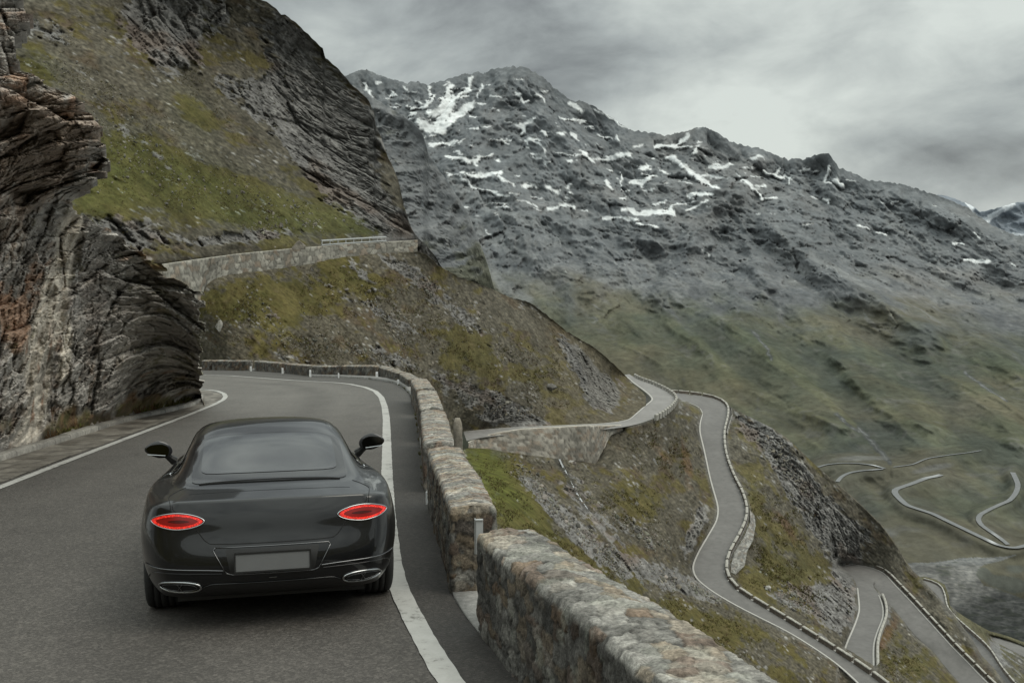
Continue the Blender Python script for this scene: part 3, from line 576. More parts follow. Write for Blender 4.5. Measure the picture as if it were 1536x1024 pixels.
def slope_col(P, U, V, N, h, m, green, s, scale=1., ang=None, px=1., asp=2.4):
    q = P/(.55*scale) if ang is None else qf(U, V, ang, asp, 1.5*px)
    n1 = fbm(q/22, 5, s); n2 = fbm(q/6, 4, s+6); n3 = fbm(q/2., 3, s+9); nb = fbm(q/55, 4, s+12)
    o_ = [0, 0, 0]; ID, f1, f2 = cells(q/np.array([7., 5., 5.])+n2[..., None]*.4, s+3); r1 = hv(ID, 2)
    rock = mix(ROCKD*1.35, ROCK*1.15, np.clip(.5+n2*.9+n3*.8+(r1-.5)*.5, 0, 1)); rock = mix(rock, ROCKL*.9, sm(r1*.6+n3*.7, .62, .85)*.5); rock = mix(rock, RUST*.8, sm(n1+nb, .12, .45)*.4); rock = mix(rock, ROCKD*.6, sm(n3+n2*.5, -.2, -.45)*.6)
    soil = mix(np.array([.058, .052, .038]), np.array([.108, .096, .072]), np.clip(.5+n3*1.+n2*.8, 0, 1)); soil = mix(soil, HEATH*.95, sm(n1, .0, .3)*.6)
    g = mix(GRASS, GRASS2, np.clip(.5+n1*1.1+n2*.8, 0, 1)); g = mix(g, g*.45, sm(n3+n2*.4, .10, .4)*.7); g = mix(g, DRY*1.1, sm(n2-n3*.4, .2, .5)*.4)
    gw = sm(n1*1.1+n2*.8+nb*.8+(green-.25)*.9, -.12, .22); c = mix(soil, g, gw)
    cl = fbm(q/26, 3, s+21); IDs, g1, g2 = cells(q/np.array([3.1, 2.3, 2.3])+n3[..., None]*.3, s+17)
    st = sm(hv(IDs, 1)+n2*.35+cl*.75-.10*gw, .93, 1.03)*sm(g1, .62, .34); c = mix(c, mix(ROCK*.9, ROCKL*.95, hv(IDs, 2)), st*.9)
    c = c*(1+.6*n3)[..., None]
    mm = sm(m+n2*.55+n3*.35, .32, .62); return mix(c, rock, mm)
def colC(P, U, V, N, h):
    m = rockmaskC(P, U, V); gm = np.clip(blobs(U, V, [(200,250,80,45,25,1.2),(330,290,110,40,22,1),(430,320,130,24,12,1.),(150,290,50,40,0,1),(540,338,60,12,12,.9),(290,170,50,25,40,.6),(60,100,40,25,30,.6),(500,90,50,14,50,.7),(310,30,20,20,0,.5)]), 0, 1)
    c = slope_col(P, U, V, N, h, m, gm, 140, ang=27, asp=2.6)*.92; c = mix(c, c*np.array([.93, 1.05, .85]), gm*(1-m))
    c = mix(c, c*.7, sm(-h, .6, 2.)*m*.3)  # shade of the rock hollows painted into the colour
    return haze(c, .05+.05*sm(U, 200, 600), (.13, .145, .155))
us = np.concatenate([np.arange(-420, -80, 8.), np.arange(-80, 664, 1.45)])
vbC = interp(us, [(-80,470),(200,440),(240,402),(300,392),(440,376),(620,366),(626,386),(640,394),(660,410),(690,428),(712,434)])
patch('upper_mountain_slope', M_mid, us, interp(us, CC)+gn(np.stack([us/9, us*0+5, us*0], -1))*2.5*sm(us, 370, 400), vbC, FC, dispC, colC, 6., dv=1.45)

# upper road surface and its retaining walls
def strip(name, a, b, mat, col, n=2):
    a = np.array(a); b = np.array(b); rows = np.stack([a*(1-t)+b*t for t in np.linspace(0, 1, n+1)], 1)
    return struct(np_mesh(name, rows, grid_faces(*rows.shape[:2]), mat, np.broadcast_to(col, rows.shape)))
def resamp(pts, n):
    p = np.array(pts, float); d = np.r_[0, np.cumsum(np.linalg.norm(np.diff(p, axis=0), axis=1))]; s = np.linspace(0, d[-1], n)
    return np.stack([np.interp(s, d, p[:, k]) for k in range(p.shape[1])], -1)
def masonry(P, along, up, s, sl, sh, base, tint):
    q = np.stack([along/sl, up/sh, 0*up], -1)+np.stack([gn(P*.8/sl, 7), gn(P*.8/sl, 8), 0*up], -1)*.25
    row = np.floor(q[..., 1]); q[..., 0] += (row % 2)*.5
    ID, f1, f2 = cells(q*np.array([1, 1, 1])+np.array([0, 0, .5]), s); e = sm(f2-f1, .03, .16); r = hv(ID, 1); r2 = hv(ID, 2)
    c = mix(np.array(base)*.6, np.array(base)*1.3, r); c = mix(c, tint, sm(r2, .6, .95)*.6); c = mix(c, np.array(base)*.42, (1-e)*.85)
    return c, e, r
def retaining(name, top, bot, mat, base, tint, sl=.7, sh=.35, thick=.5, label=None, du=.35, amp=.05):
    """a stone wall given by the photo line of its top edge and foot (u, v, Y)"""
    T = W(*np.array(top, float).T); B = W(*np.array(bot, float).T); L = np.linalg.norm(np.diff(T, axis=0), axis=1).sum(); n = int(L/du)+2
    T = resamp(T, n); B = resamp(B, n); hmax = np.linalg.norm(T-B, axis=1).max(); m = int(hmax/du)+3
    t = np.linspace(0, 1, m)[:, None, None]; P = T[None]*(1-t)+B[None]*t
    al = np.linspace(0, L, n)[None]*np.ones((m, 1)); up = np.linalg.norm(P-B[None], axis=-1)
    c, e, r = masonry(P, al, up, 7, sl, sh, base, tint); N = gnormals(P)
    c = c*(1+.35*fbm(P/3., 3, 60))[..., None]
    P = P+N*((e*(.5+r)*amp)[..., None])
    d = T.copy(); d[:, 2] = 0; d = d/np.linalg.norm(d, axis=1)[:, None]
    cap = np.stack([T+d*thick, T+d*thick*.5]); low = (B+d*thick)[None]; cc = np.full((2, n, 3), 1.)*np.array(base)*1.7
    P = np.concatenate([cap, T[None]+np.array([0, 0, .0]), P]); c = np.concatenate([cc, cc[:1], c])
    return np_mesh(name, P, grid_faces(*P.shape[:2]), mat, c)
up_a = resamp(W(*np.array(UW_TOP, float).T)-np.array([0, 0, .5]), 40); up_b = up_a+np.array([-2.0, 6., 0])
strip('upper_road', up_a, up_b, M_asph2, np.array([.12, .12, .118]))
UB = [(150,470,74),(234,455,80),(300,446,90),(308,425,93),(320,415,95),(345,408,99),(400,402,109),(440,398,117),(470,393,121),(500,386,126),(540,381.5,133),(600,378,142),(626,377,146)]
o = retaining('upper_retaining_wall', UW_TOP, [(a, b+7, c) for a, b, c in UB], M_wall, (.25, .24, .21), (.19, .14, .10), sl=1.3, sh=.6, thick=.7, du=.22)
tag(o, 'long pale stone retaining wall carrying the upper road below the grassy slope', 'retaining wall')
o = retaining('cutting_wall', [(456,358,138),(475,356,142),(520,353,146),(576,350.5,152)], [(456,372,138),(475,371,142),(520,369,146),(576,366,152)], M_wall, (.20, .195, .18), (.15, .12, .09), sl=1., sh=.5, thick=.6, du=.4)
tag(o, 'short grey wall behind the metal rail on the inner side of the upper road', 'retaining wall')
o = retaining('wall_buttress', [(438,371,112),(448,360,112.4),(458,368,112.6)], [(438,374.5,112),(448,374.5,112.4),(458,374,112.6)], M_wall, (.24, .22, .19), (.2, .16, .12), sl=1., sh=.5, thick=.6, du=.3)
tag(o, 'small triangular stone gable rising behind the upper road wall', 'wall')
# steel rail on top of the upper wall
M_steel = flat_mat('galvanised_steel', (.42, .43, .43), rough=.45, metal=.6, noise=3, var=.1)
def tube_pts(bm, pts, r, k=6, caps=True):
    rings = []; pts = [Vector(p) for p in pts]
    for i, p in enumerate(pts):
        t = (pts[min(i+1, len(pts)-1)]-pts[max(i-1, 0)]).normalized(); a = t.cross(Vector((0, 0, 1)))
        if a.length < .05: a = Vector((1, 0, 0))
        a.normalize(); b = t.cross(a); rr = r[i] if isinstance(r, (list, tuple)) else r
        rings.append([bm.verts.new(p+a*rr*math.cos(6.2832*j/k)+b*rr*math.sin(6.2832*j/k)) for j in range(k)])
    for x, y in zip(rings[:-1], rings[1:]):
        for j in range(k): bm.faces.new((x[j], x[(j+1) % k], y[(j+1) % k], y[j]))
    if caps: bm.faces.new(rings[0][::-1]); bm.faces.new(rings[-1])
def boxm(bm, c, ax, ay, az):
    c = Vector(c); ax, ay, az = Vector(ax), Vector(ay), Vector(az); v = [bm.verts.new(c+ax*i+ay*j+az*k) for i in (-1, 1) for j in (-1, 1) for k in (-1, 1)]
    for f in ((0,1,3,2),(4,6,7,5),(0,4,5,1),(2,3,7,6),(0,2,6,4),(1,5,7,3)): bm.faces.new([v[i] for i in f])
rt = empty('guard_rail', tuple(W(483, 371, 123.)))
tag(rt, 'pale two-bar guard rail on top of the upper road wall', 'guard rail')
def along_uw(u, dz, dy=0): 
    a = np.array(UW_TOP, float); return W(u, np.interp(u, a[:, 0], a[:, 1]), np.interp(u, a[:, 0], a[:, 2])+dy)+np.array([0, 0, dz])
off = Vector(rt.location)
for k, dz in enumerate((.12, .62)):
    bm = bmesh.new(); tube_pts(bm, [Vector(along_uw(u, dz, .9))-off for u in np.linspace(482, 579, 24)], .10); bm_obj('rail_bar', bm, M_steel, rt)
for u in np.linspace(483, 578, 9):
    bm = bmesh.new(); p = Vector(along_uw(u, .0, .9))-off; tube_pts(bm, [p-Vector((0, 0, .4)), p+Vector((0, 0, .66))], .07); bm_obj('rail_post', bm, M_steel, rt)

# ================================================================== slope between the upper road and the lower link
DTOP = [(200,470),(300,447),(306,438),(312,424),(320,416),(345,409),(400,403),(440,399),(470,393),(500,387),(520,383),(560,381),(600,378.5),(626,377.5),(640,382),(660,400),(690,416),(735,432),(760,444),(790,452),(800,457),(830,480),(850,497),(890,520),(905,532),(925,550),(945,570),(957,582),(975,600)]
LFAR = [(u, v-1.0, Yz(u, v, z)*1.01) for u, v, _, _, z in LINK]
FD = Field(190, 990, 370, 740, [(300,640,60),(500,700,62),(620,700,90),(680,700,120),(250,500,84),(350,500,86),(450,480,100),(550,470,120),(640,460,142),(350,545,76),(250,560,76),(430,545,82),(520,545,95),(600,560,110),(640,600,120),(690,640,145),(740,600,152),(800,560,165),(760,480,178),(700,430,172),(660,520,138),(580,430,132),(480,420,118),(380,430,103),(870,560,185),(900,600,190)],
   hard=[[(a, b+1, c*.998) for a, b, c in UB[1:]]+[(640,384,148),(690,418,168),(740,434,190),(800,458,205),(850,498,215),(890,521,222),(925,551,240)], [(float(a), float(b), float(c)) for a, b, c in LFAR]], cell=3.5, blur=3)
ROCKM_D = [(640,430,60,16,38,1.),(560,460,50,14,35,.6),(600,490,60,16,30,.6),(470,500,40,15,25,.4),(440,535,50,12,10,.7),(560,530,60,16,20,.9),(750,605,50,16,20,1.),(770,630,60,10,5,.9),(690,480,40,14,30,.7),(870,545,14,50,-35,1.3),(905,590,26,26,-35,1.6),(700,600,30,20,30,.7),(650,560,50,12,30,.7),(500,440,30,12,20,.4),(400,470,25,12,20,.45),(600,400,30,12,20,.8),(540,410,40,8,40,.6)]
def rockmaskD(P, U, V): return sm(blobs(U, V, ROCKM_D)+fbm(P/9, 4, 201)*.8+fbm(qf(U, V, 33, 2., 8), 4, 204)*.8, .35, 1.)
def dispD(P, U, V, N):
    m = rockmaskD(P, U, V); c1, _, _ = crags(P, 5.5, 210); c2, _, _ = crags(P, 1.7, 220)
    h = m*(c1*.7+c2*.45+fbm(P/.8, 3, 237)*.2)+(1-m)*(fbm(P/9, 4, 230)*1.7+fbm(P/.8, 4, 234)*.30)
    d = dist_poly(U, V, [(a, b) for a, b, _ in LFAR]); d2 = dist_poly(U, V, [(a, b) for a, b, _ in UB[2:]])
    return h*sm(d, 1, 12)*(.15+.85*sm(d2, 2, 14))*(.3+.7*sm(V-interp(U[0], DTOP)[None], 0, 8))
def colD(P, U, V, N, h):
    m = rockmaskD(P, U, V); gm = np.clip(blobs(U, V, [(400,450,120,30,-5,1),(540,420,60,20,30,.9),(700,520,60,20,40,.6),(830,560,50,40,30,.5)]), 0, 1)
    c = slope_col(P, U, V, N, h, m, gm, 240, ang=33, asp=1.7, px=.95)
    sc = sm(blobs(U, V, [(905,590,28,30,-35,1.3),(880,545,10,45,-35,1.2),(690,585,10,50,-45,.7)])+fbm(P/4, 3, 260)*.3, .5, .8); c = mix(c, np.array([.15, .143, .13])*(1+.5*gn(P/.9)[..., None]), sc*.85)
    c = mix(c, DRY*.8, sm(U, 780, 860)*(1-sc)*(1-m)*.35)
    c = mix(c, c*.7, sm(-h, .3, 1.4)*.4)  # low spots tinted darker, standing in for shade between bumps
    return haze(c, .03+.09*sm(U, 500, 900), (.13, .14, .145))
us = np.arange(196, 970, 1.4)
vbD = interp(us, [(196,640),(560,700),(620,700),(692,652),(695,646),(750,641.5),(784,639.5),(830,637.5),(877,635.5),(901,634.5),(925,632),(943,628.5),(955,618),(968,606.5),(985,600)])+1.5
vbD = np.maximum(vbD, interp(us, DTOP)+3)
patch('middle_slope', M_mid, us, interp(us, DTOP)+gn(np.stack([us/6, us*0+5, us*0], -1))*1.6*sm(us, 630, 660), vbD, FD, dispD, colD, 5., dv=1.3)

# ================================================================== the spur with the hairpins
ETOP = [(600,690),(690,676),(702,672),(712,669),(727,667),(744,671),(779,676),(800,679),(830.6,683.5),(866,686.5),(894,690),(905,668),(915,650),(924,643),(938,641),(960,636),(985,627),(1003,615),(1012,604),(1016,601),(1021,590),(1049,593),(1080,599),(1097,611),(1104,614),(1120,623),(1140,632.5),(1160,643),(1181,657),(1205,680),(1226,700),(1253,723),(1289,755),(1321,786.6),(1344,818),(1357,841),(1368,857),(1384.6,873),(1430,924),(1444,944),(1457,961),(1472,988),(1489,1006),(1520,1046),(1560,1090)]
LNEAR = [(u, v, float(Yz(u, v, z))) for _, _, u, v, z in LINK[7:12]]
LWB = [(702,670,152),(744,671,165),(779,676,168),(830.6,683,171),(866,688,177),(894,692,182),(915,650,187),(924,643,190)]
hardE = [edge(ROAD1,0), edge(ROAD1,1), edge(ROAD2[2:],0), [(1313.5,998,float(Yz(1313,998,-76.2)))]+edge(ROAD2[2:],1), [(1266,970,float(Yz(1266,970,-77.1))),(1313.5,998,float(Yz(1313,998,-76.2)))], edge(ROAD2B,0), edge(ROAD2B,1), [(a,b,float(Yz(a,b,z))) for a,b,z in R2OUT], [(a,b,float(Yz(a,b,z))) for a,b,z in R2IN], LWB, LNEAR]
softE = [(700,690,60),(730,672,62),(745,700,66),(720,760,45),(745,790,52),(800,795,66),(900,850,84),(1000,910,98),(1100,970,108),(1180,1020,118),(640,700,22),(640,800,14),(700,900,12),(800,1000,14),(900,1080,16),(1100,1080,30),
  (760,690,88),(790,740,86),(850,800,98),(920,850,112),(1000,900,124),(1080,950,130),(1150,1000,134),(1230,1024,142),(1250,1090,132),
  (800,690,150),(840,720,146),(870,760,138),(930,810,138),(1000,850,148),(1030,880,158),
  (900,700,172),(950,680,185),(1000,640,205),(1030,660,215),(960,740,172),(1010,760,186),(1020,720,200),(1040,780,196),(980,800,160),
  (1120,640,265),(1160,650,272),(1226,702,272),(1289,757,278),(1344,820,285),(1140,700,238),(1180,740,240),(1230,790,248),(1280,835,268),(1150,800,214),(1200,860,215),(1240,910,212),(1262,838,274),(1280,838,274),(1300,840,278),(1320,847,280),(1150,860,200),(1180,900,190),
  (1384,874,270),(1430,924,258),(1457,961,250),(1500,1024,240),(1390,900,250),(1420,935,243),(1340,960,215),(1370,1000,205),(1340,1000,200),(1400,1060,190),(1550,1090,225)]
FE = Field(590, 1570, 580, 1110, softE, hard=hardE, cell=2.5, blur=1)
ROCKM_E = [(790,720,14,10,40,.9),(830,760,60,12,45,1.15),(900,830,60,14,42,1.3),(980,860,70,16,25,1.3),(1040,880,50,12,25,1.3),(860,730,40,20,50,.6),(900,780,50,16,40,.7),(960,800,50,16,30,.6),(950,700,50,20,20,.35),(1045,790,10,45,25,1.5),(1130,645,50,14,28,.9),(1180,700,70,18,52,1.4),(1220,760,70,20,60,1.4),(1260,800,60,22,60,1.3),(1190,735,40,10,60,1.),(1300,810,50,12,50,.5),(1240,910,25,45,-15,1.3),(1205,890,40,10,35,.9),(1270,900,14,40,-10,1.4),(1260,860,14,20,0,.8),(1340,900,18,30,20,.2),(1330,925,10,25,15,.9),(1390,925,8,40,-40,.6),(1000,690,40,10,20,.35),(880,690,25,8,10,.7),(1175,900,35,8,30,.9)]
def rockmaskE(P, U, V, sc=1): return sm(blobs(U, V, ROCKM_E)+fbm(P/9, 4, 301)*.75+fbm(qf(U, V, 42, 2., 8), 4, 304)*.8, .35, 1.)
def dispE(P, U, V, N):
    fade, ins, d = road_fade(U, V, 3.5, 13); m = rockmaskE(P, U, V); dist = P[..., 1]; a = np.clip(dist/160, .22, 1.3)
    c1, _, _ = crags(P, 9., 310, (.75, .1, .65)); c2, _, _ = crags(P, 2., 320, (.75, .1, .65))
    h = m*(c1*1.2+c2*.55+fbm(P/.8, 3, 337)*.25)+(1-m)*(fbm(P/11, 4, 330)*1.8+fbm(P/.9, 4, 334)*.30); h *= a
    gl = dist_poly(U, V, [(760,690),(820,750),(900,820),(1000,868),(1060,890)])  # gully
    h = h*fade*sm(dist_poly(U, V, [(q[0], q[1]) for q in LWB]), 1, 12)
    h = h-ins*(.35+.35*sm(d, 0, 6))*1.0
    return h*(.3+.7*sm(V-interp(U[0], ETOP)[None], 0, 8)*1.) 
def colE(P, U, V, N, h):
    fade, ins, d = road_fade(U, V, 1, 9); m = rockmaskE(P, U, V)
    gm = np.clip(blobs(U, V, [(740,730,70,40,45,1.3),(800,790,60,25,40,1.),(900,860,90,25,35,.7),(1050,930,120,30,25,.7),(1180,850,70,60,40,.7),(1350,990,50,40,40,.5),(960,760,40,30,30,.4),(1120,760,30,50,0,.6)]), 0, 1)
    near = sm(P[..., 1], 100, 45); c = slope_col(P, U, V, N, h, m, gm, 340, ang=42, asp=1.9, px=.9)
    lush = np.clip(blobs(U, V, [(725,690,40,25,30,1),(770,750,60,22,48,.9),(720,740,30,50,0,.8)]), 0, 1)*(1-m); c = mix(c, np.array([.085, .105, .016])*(1+.7*gn(P/1.2)[..., None]), lush*.42)
    redb = sm(blobs(U, V, [(1130,640,30,10,25,1),(1180,790,40,14,50,.9),(1030,690,10,50,-10,1),(990,680,50,10,50,.7),(1330,950,14,40,30,1),(1240,780,20,40,40,.5),(800,790,60,14,42,.7)])+fbm(P/5, 3, 370)*.5, .5, .9); c = mix(c, np.array([.115, .062, .03]), redb*(1-m)*.55)
    pale = sm(blobs(U, V, [(1047,790,9,45,25,1.2),(1320,925,7,22,10,1.2),(1133,640,40,8,25,.7)])+fbm(P/2, 3, 375)*.5, .6, .9); c = mix(c, ROCKL*.8, pale*.7)
    st = [(828,672),(838,690),(848,706),(858,728),(868,744),(880,762)]
    dd = dist_poly(U+gn(P/2.)*2, V, st); c = mix(c, np.array([.03, .03, .028]), sm(dd, 7, 3)*.6)
    c = mix(c, c*.7, sm(-h, .3, 1.8)*.4*fade)  # colour deepened in hollows to mimic shade, fading near the roads
    c = mix(c, np.array([.13, .125, .115]), (1-sm(d, 1, 5))*.5)
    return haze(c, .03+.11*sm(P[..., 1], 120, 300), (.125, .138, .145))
M_water = flat_mat('white_water', (.42, .44, .46), rough=.35, noise=.6, var=.4)
rows = drape('stream', [(839,688),(843,697),(848,706),(853,718),(860,730),(866,741),(873,752),(881,763)], 2.6, FE, None, .9965, steps=2.)
st_o = np_mesh('stream', rows, grid_faces(*rows.shape[:2]), M_water, None); struct(st_o)
us = np.arange(600, 1565, 1.35)
patch('hairpin_spur', M_mid, us, interp(us, ETOP), interp(us, [(600,900),(700,1000),(760,1090),(1560,1108)]), FE, dispE, colE, 5., dv=1.35)

GT = [(1340,862),(1350,866),(1380,868),(1386,867),(1404,872),(1417,879.5),(1423,896),(1424,911),(1436,921),(1460,937),(1484,950),(1510,957),(1536,967),(1600,992),(1660,1010)]
FG = Field(1320, 1680, 850, 1120, [(1345,870,400),(1340,1000,300),(1660,1010,400),(1600,1100,330),(1450,935,360),(1480,948,400)], hard=[edge(ROAD3,0), edge(ROAD3,1), edge(ROAD4,0), edge(ROAD4,1)], cell=3, blur=1)
def dispG(P, U, V, N):
    fade, ins, d = road_fade(U, V, 1, 7); return (fbm(P/14, 5, 401)*3+crags(P, 5, 410)[0]*1.)*fade-ins*.9
def colG(P, U, V, N, h):
    fade, ins, d = road_fade(U, V, 1, 7); m = sm(fbm(P/12, 4, 420)+blobs(U, V, [(1490,970,10,16,0,.6),(1500,990,20,12,40,.4)]), .15, .4)
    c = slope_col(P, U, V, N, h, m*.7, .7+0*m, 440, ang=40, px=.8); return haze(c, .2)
us = np.arange(1342, 1660, 1.5)
patch('lower_spur', M_mid, us, interp(us, GT), np.full(us.shape, 1110.), FG, dispG, colG, 8., dv=1.5)

# road ribbons, edge lines, parapets
M_paint = flat_mat('road_paint', (.37, .36, .335), rough=.7, noise=.8, var=.12)
def ribbon(name, Lw, Rw, mat, col, n=6, dens=1.5):
    k = max(int(np.linalg.norm(np.diff(np.array(Lw), axis=0), axis=1).sum()/dens), 6)
    # keep the pairing of both edges
    t = np.linspace(0, 1, len(Lw)); tt = np.linspace(0, 1, k)
    def ev(E):
        E = np.array(E); q = np.stack([np.interp(tt, t, E[:, i]) for i in range(3)], -1)
        for _ in range(3): q[1:-1] = (q[:-2]+2*q[1:-1]+q[2:])/4
        return q
    a, b = ev(Lw), ev(Rw); f = np.linspace(0, 1, n)[None, :, None]; P = a[:, None]*(1-f)+b[:, None]*f
    x = np.linspace(-1, 1, n)[None]; tone = 1+.10*np.exp(-((np.abs(x)-.45)/.2)**2)-.06*np.abs(x); cc = np.array(col)*tone[..., None]*(1+.10*fbm(P/9, 3, 77))[..., None]
    o = np_mesh(name, P, grid_faces(*P.shape[:2]), mat, cc); return struct(o), a, b
def line_on(name, a, b, f0, wdt, road, lift=.03):
    d = b-a; d /= np.linalg.norm(d, axis=1)[:, None]; p = a+(b-a)*0+d*f0; P = np.stack([p, p+d*wdt], 1)+np.array([0, 0, lift])
    me = np_mesh(name, P, grid_faces(*P.shape[:2]), M_paint, None); me.parent = road; return me
AS1 = np.array([.138, .134, .129])
rd1, a1, b1 = ribbon('bend_road', world_edge(ROAD1,0), world_edge(ROAD1,1), M_asph2, AS1)
line_on('edge_line', a1, b1, .1, .28, rd1); line_on('edge_line', b1, a1, .35, .25, rd1)
# hairpin: upper arm, turn, lower arm in one ribbon
tin = [W(a, b, float(Yz(a, b, z))) for a, b, z in R2IN[::-1]]; tout = [W(a, b, float(Yz(a, b, z))) for a, b, z in R2OUT]
noseA = world_edge(ROAD2,1)[-1]; nose = world_edge(ROAD2B,0)[0]
Lh = list(world_edge(ROAD2,0))+tin[1:]+tout[1:]+list(world_edge(ROAD2B,1))[1:]
Rh = list(world_edge(ROAD2,1))+[noseA*(1-t)+nose*t for t in np.linspace(.1, 1, len(tin)-1+len(tout)-1)]+list(world_edge(ROAD2B,0))[1:]
rd2, a2, b2 = ribbon('hairpin_road', Lh, Rh, M_asph2, AS1*.98)
nA = int(len(a2)*len(ROAD2)/len(Lh)); line_on('edge_line', a2[:nA+1], b2[:nA+1], .12, .3, rd2); line_on('edge_line', b2[:nA], a2[:nA], .1, .28, rd2)
k2 = int(len(a2)*(len(ROAD2)+len(tin)-1)/len(Lh)); line_on('edge_line', a2[k2:], b2[k2:], .25, .26, rd2)
rd3, a3, b3 = ribbon('lower_road', world_edge(ROAD3,0), world_edge(ROAD3,1), M_asph2, AS1*.95); line_on('edge_line', b3, a3, .3, .3, rd3)
rd4, a4, b4 = ribbon('lowest_road', world_edge(ROAD4,0), world_edge(ROAD4,1), M_asph2, AS1*1.05)
rdl, al_, bl_ = ribbon('link_road', world_edge(LINK,0), world_edge(LINK,1), M_asph2, AS1*1.5); line_on('edge_line', al_, bl_, .1, .35, rdl)

M_block = ground_mat('parapet_stone', ((1.5, 5), (6, 4)), var=.3, bump=.3, bdist=.05)
BODY = np.array([.105, .09, .075]); CAP = np.array([.33, .32, .29])
def block_mesh(l, wd, h, name, body=BODY, cap=CAP):
    xs = np.linspace(-l/2, l/2, 7); prof = [(-.5, -.5), (-.5, 0), (-.5, .82), (-.46, .86), (-.46, .97), (-.2, 1.05), (.2, 1.05), (.46, .97), (.46, .86), (.5, .82), (.5, 0), (.5, -.5)]
    P = np.array([[(x, a*wd, b*h) for a, b in prof] for x in xs]); P = P+rng.normal(size=P.shape)*.012
    cc = np.array([[cap if b > .84 else body*(.8+.4*rng.random()) for a, b in prof] for x in xs]); e = cc.copy()
    # end faces
    n = len(prof); V = P.reshape(-1, 3); Fq = [tuple(q) for q in grid_faces(7, n)]
    for base in (0, 6*n):
        for k in range(n//2-1): Fq.append((base+k, base+k+1, base+n-2-k, base+n-1-k))
    return V, np.array(Fq), cc.reshape(-1, 3)
bvar = [block_mesh(2.9, .5, .75, 'parapet_block') for _ in range(3)]
def parapet(path, group, label, body=None, gap=.55, l=2.9, off=.35, h=.75, start=0., cap=None, side=1, name='parapet_block', lift=0):
    p = np.array(path); d = np.r_[0, np.cumsum(np.linalg.norm(np.diff(p, axis=0), axis=1))]; s = start+l/2; k = 0; made = []
    ms = []
    for j in range(3):
        V, Fq, cc = block_mesh(l, .5, h, name, BODY if body is None else body, CAP if cap is None else cap); o = np_mesh(name, V, Fq, M_block, cc, smooth=False); ms.append(o.data); bpy.data.objects.remove(o)
    while s < d[-1]-l/2:
        a = np.array([np.interp(s-l/2, d, p[:, i]) for i in range(3)]); b = np.array([np.interp(s+l/2, d, p[:, i]) for i in range(3)]); t = (b-a)/np.linalg.norm(b-a)
        nrm = np.cross(t, [0, 0, 1]); nrm /= np.linalg.norm(nrm); c = (a+b)/2+nrm*off*side; zax = np.cross(nrm, t)
        M = Matrix(((t[0], -nrm[0], zax[0], c[0]), (t[1], -nrm[1], zax[1], c[1]), (t[2], -nrm[2], zax[2], c[2]+lift), (0, 0, 0, 1)))
        if zax[2] < 0: M = M @ Matrix.Rotation(math.pi, 4, 'X')
        o = bpy.data.objects.new(name, ms[k % 3]); C.objects.link(o); o.matrix_world = M; tag(o, label, 'parapet block', group); made.append(o); s += l+gap; k += 1
    return made
parapet(b1, 'low parapet blocks along the bend road', 'low stone block in the parapet along the outer edge of the S-bend road', off=.4, side=1)
ks = int(np.argmin(((a2-tout[0])**2).sum(1)))+1
parapet(a2[ks:], 'low parapet blocks along the hairpin road', 'low stone block in the parapet round the outside of the lower hairpin road', off=.35, side=-1, gap=.5, lift=.12)
parapet(b2[2:nA+3], 'low pale blocks between the hairpin arms', 'low pale block in the kerb between the two arms of the lower hairpin', off=.45, side=1, gap=.25, h=.7, body=CAP*.7)
parapet(b3, 'low parapet blocks along the lower road', 'low stone block in the parapet along the narrow road under the hairpin', off=.4, side=1, gap=.35)
parapet(bl_[int(len(bl_)*.55):int(len(bl_)*.985)], 'low parapet blocks round the link road bend', 'low pale block in the parapet where the link road turns above the S-bend', off=.35, side=1, gap=1.1, l=1.6, body=CAP*.75)

# walls that carry the roads
wt = [(702,664,148.5),(720.5,655.5,156),(748.6,648.8,160),(783.7,643.5,164),(830.6,641,168.5),(877.5,638.5,175),(894,638.5,180),(915,638.5,186),(935,637.5,191),(955,634.5,197)]
wb = [(702,682,146.5),(720.5,682,153),(744,682,157),(779,683,162),(830.6,689,167),(866,691,174),(894,695,179),(916,652,186),(935,645,191),(955,640,197)]
o = retaining('link_retaining_wall', wt, wb, M_wall, (.235, .222, .195), (.20, .15, .11), sl=1.3, sh=.65, thick=.7, du=.45, amp=.08)
tag(o, 'tall mossy stone retaining wall under the link road above the gully', 'retaining wall')
def off_edge(P, k): return P
e1 = [(1124,763),(1123,782),(1112,806),(1098,830),(1092.6,849),(1094,862)]
top = []; bot = []
for (u, v), (ub, vb) in zip([(1125,765),(1125.5,784),(1115,808),(1101,831),(1096,849),(1097,858)], [(1131,772),(1133.5,788),(1129,811),(1121,826),(1117,848),(1103,862)]):
    y = float(np.interp(v, [740,763,782,806,830,849,866], [float(Yz(0, a, z)) for a, z in ((740,-55),(763,-56),(782,-57),(806,-58),(830,-59),(849,-59.8),(866,-60.4))])); top.append((u, v, y-.2)); bot.append((ub, vb, y-.2+.8))
o = retaining('bend_retaining_wall', top, bot, M_wall, (.23, .225, .21), (.18, .15, .12), sl=.9, sh=.5, thick=.6, du=.35)
tag(o, 'pale dressed stone wall holding up the outer side of the S-bend road', 'retaining wall')
top = [(u, v, y) for u, v, y in ((1097,612,279),(1098,622,271),(1094,634,264),(1090,648,255))]; bot = [(1103,618,279.5),(1102,630,271.5),(1098,643,264.5),(1091.5,652,255.5)]
o = retaining('short_retaining_wall', top, bot, M_wall, (.26, .255, .24), (.2, .17, .14), sl=.9, sh=.5, thick=.6, du=.4)
tag(o, 'small pale wall under the first curve of the S-bend road', 'retaining wall')
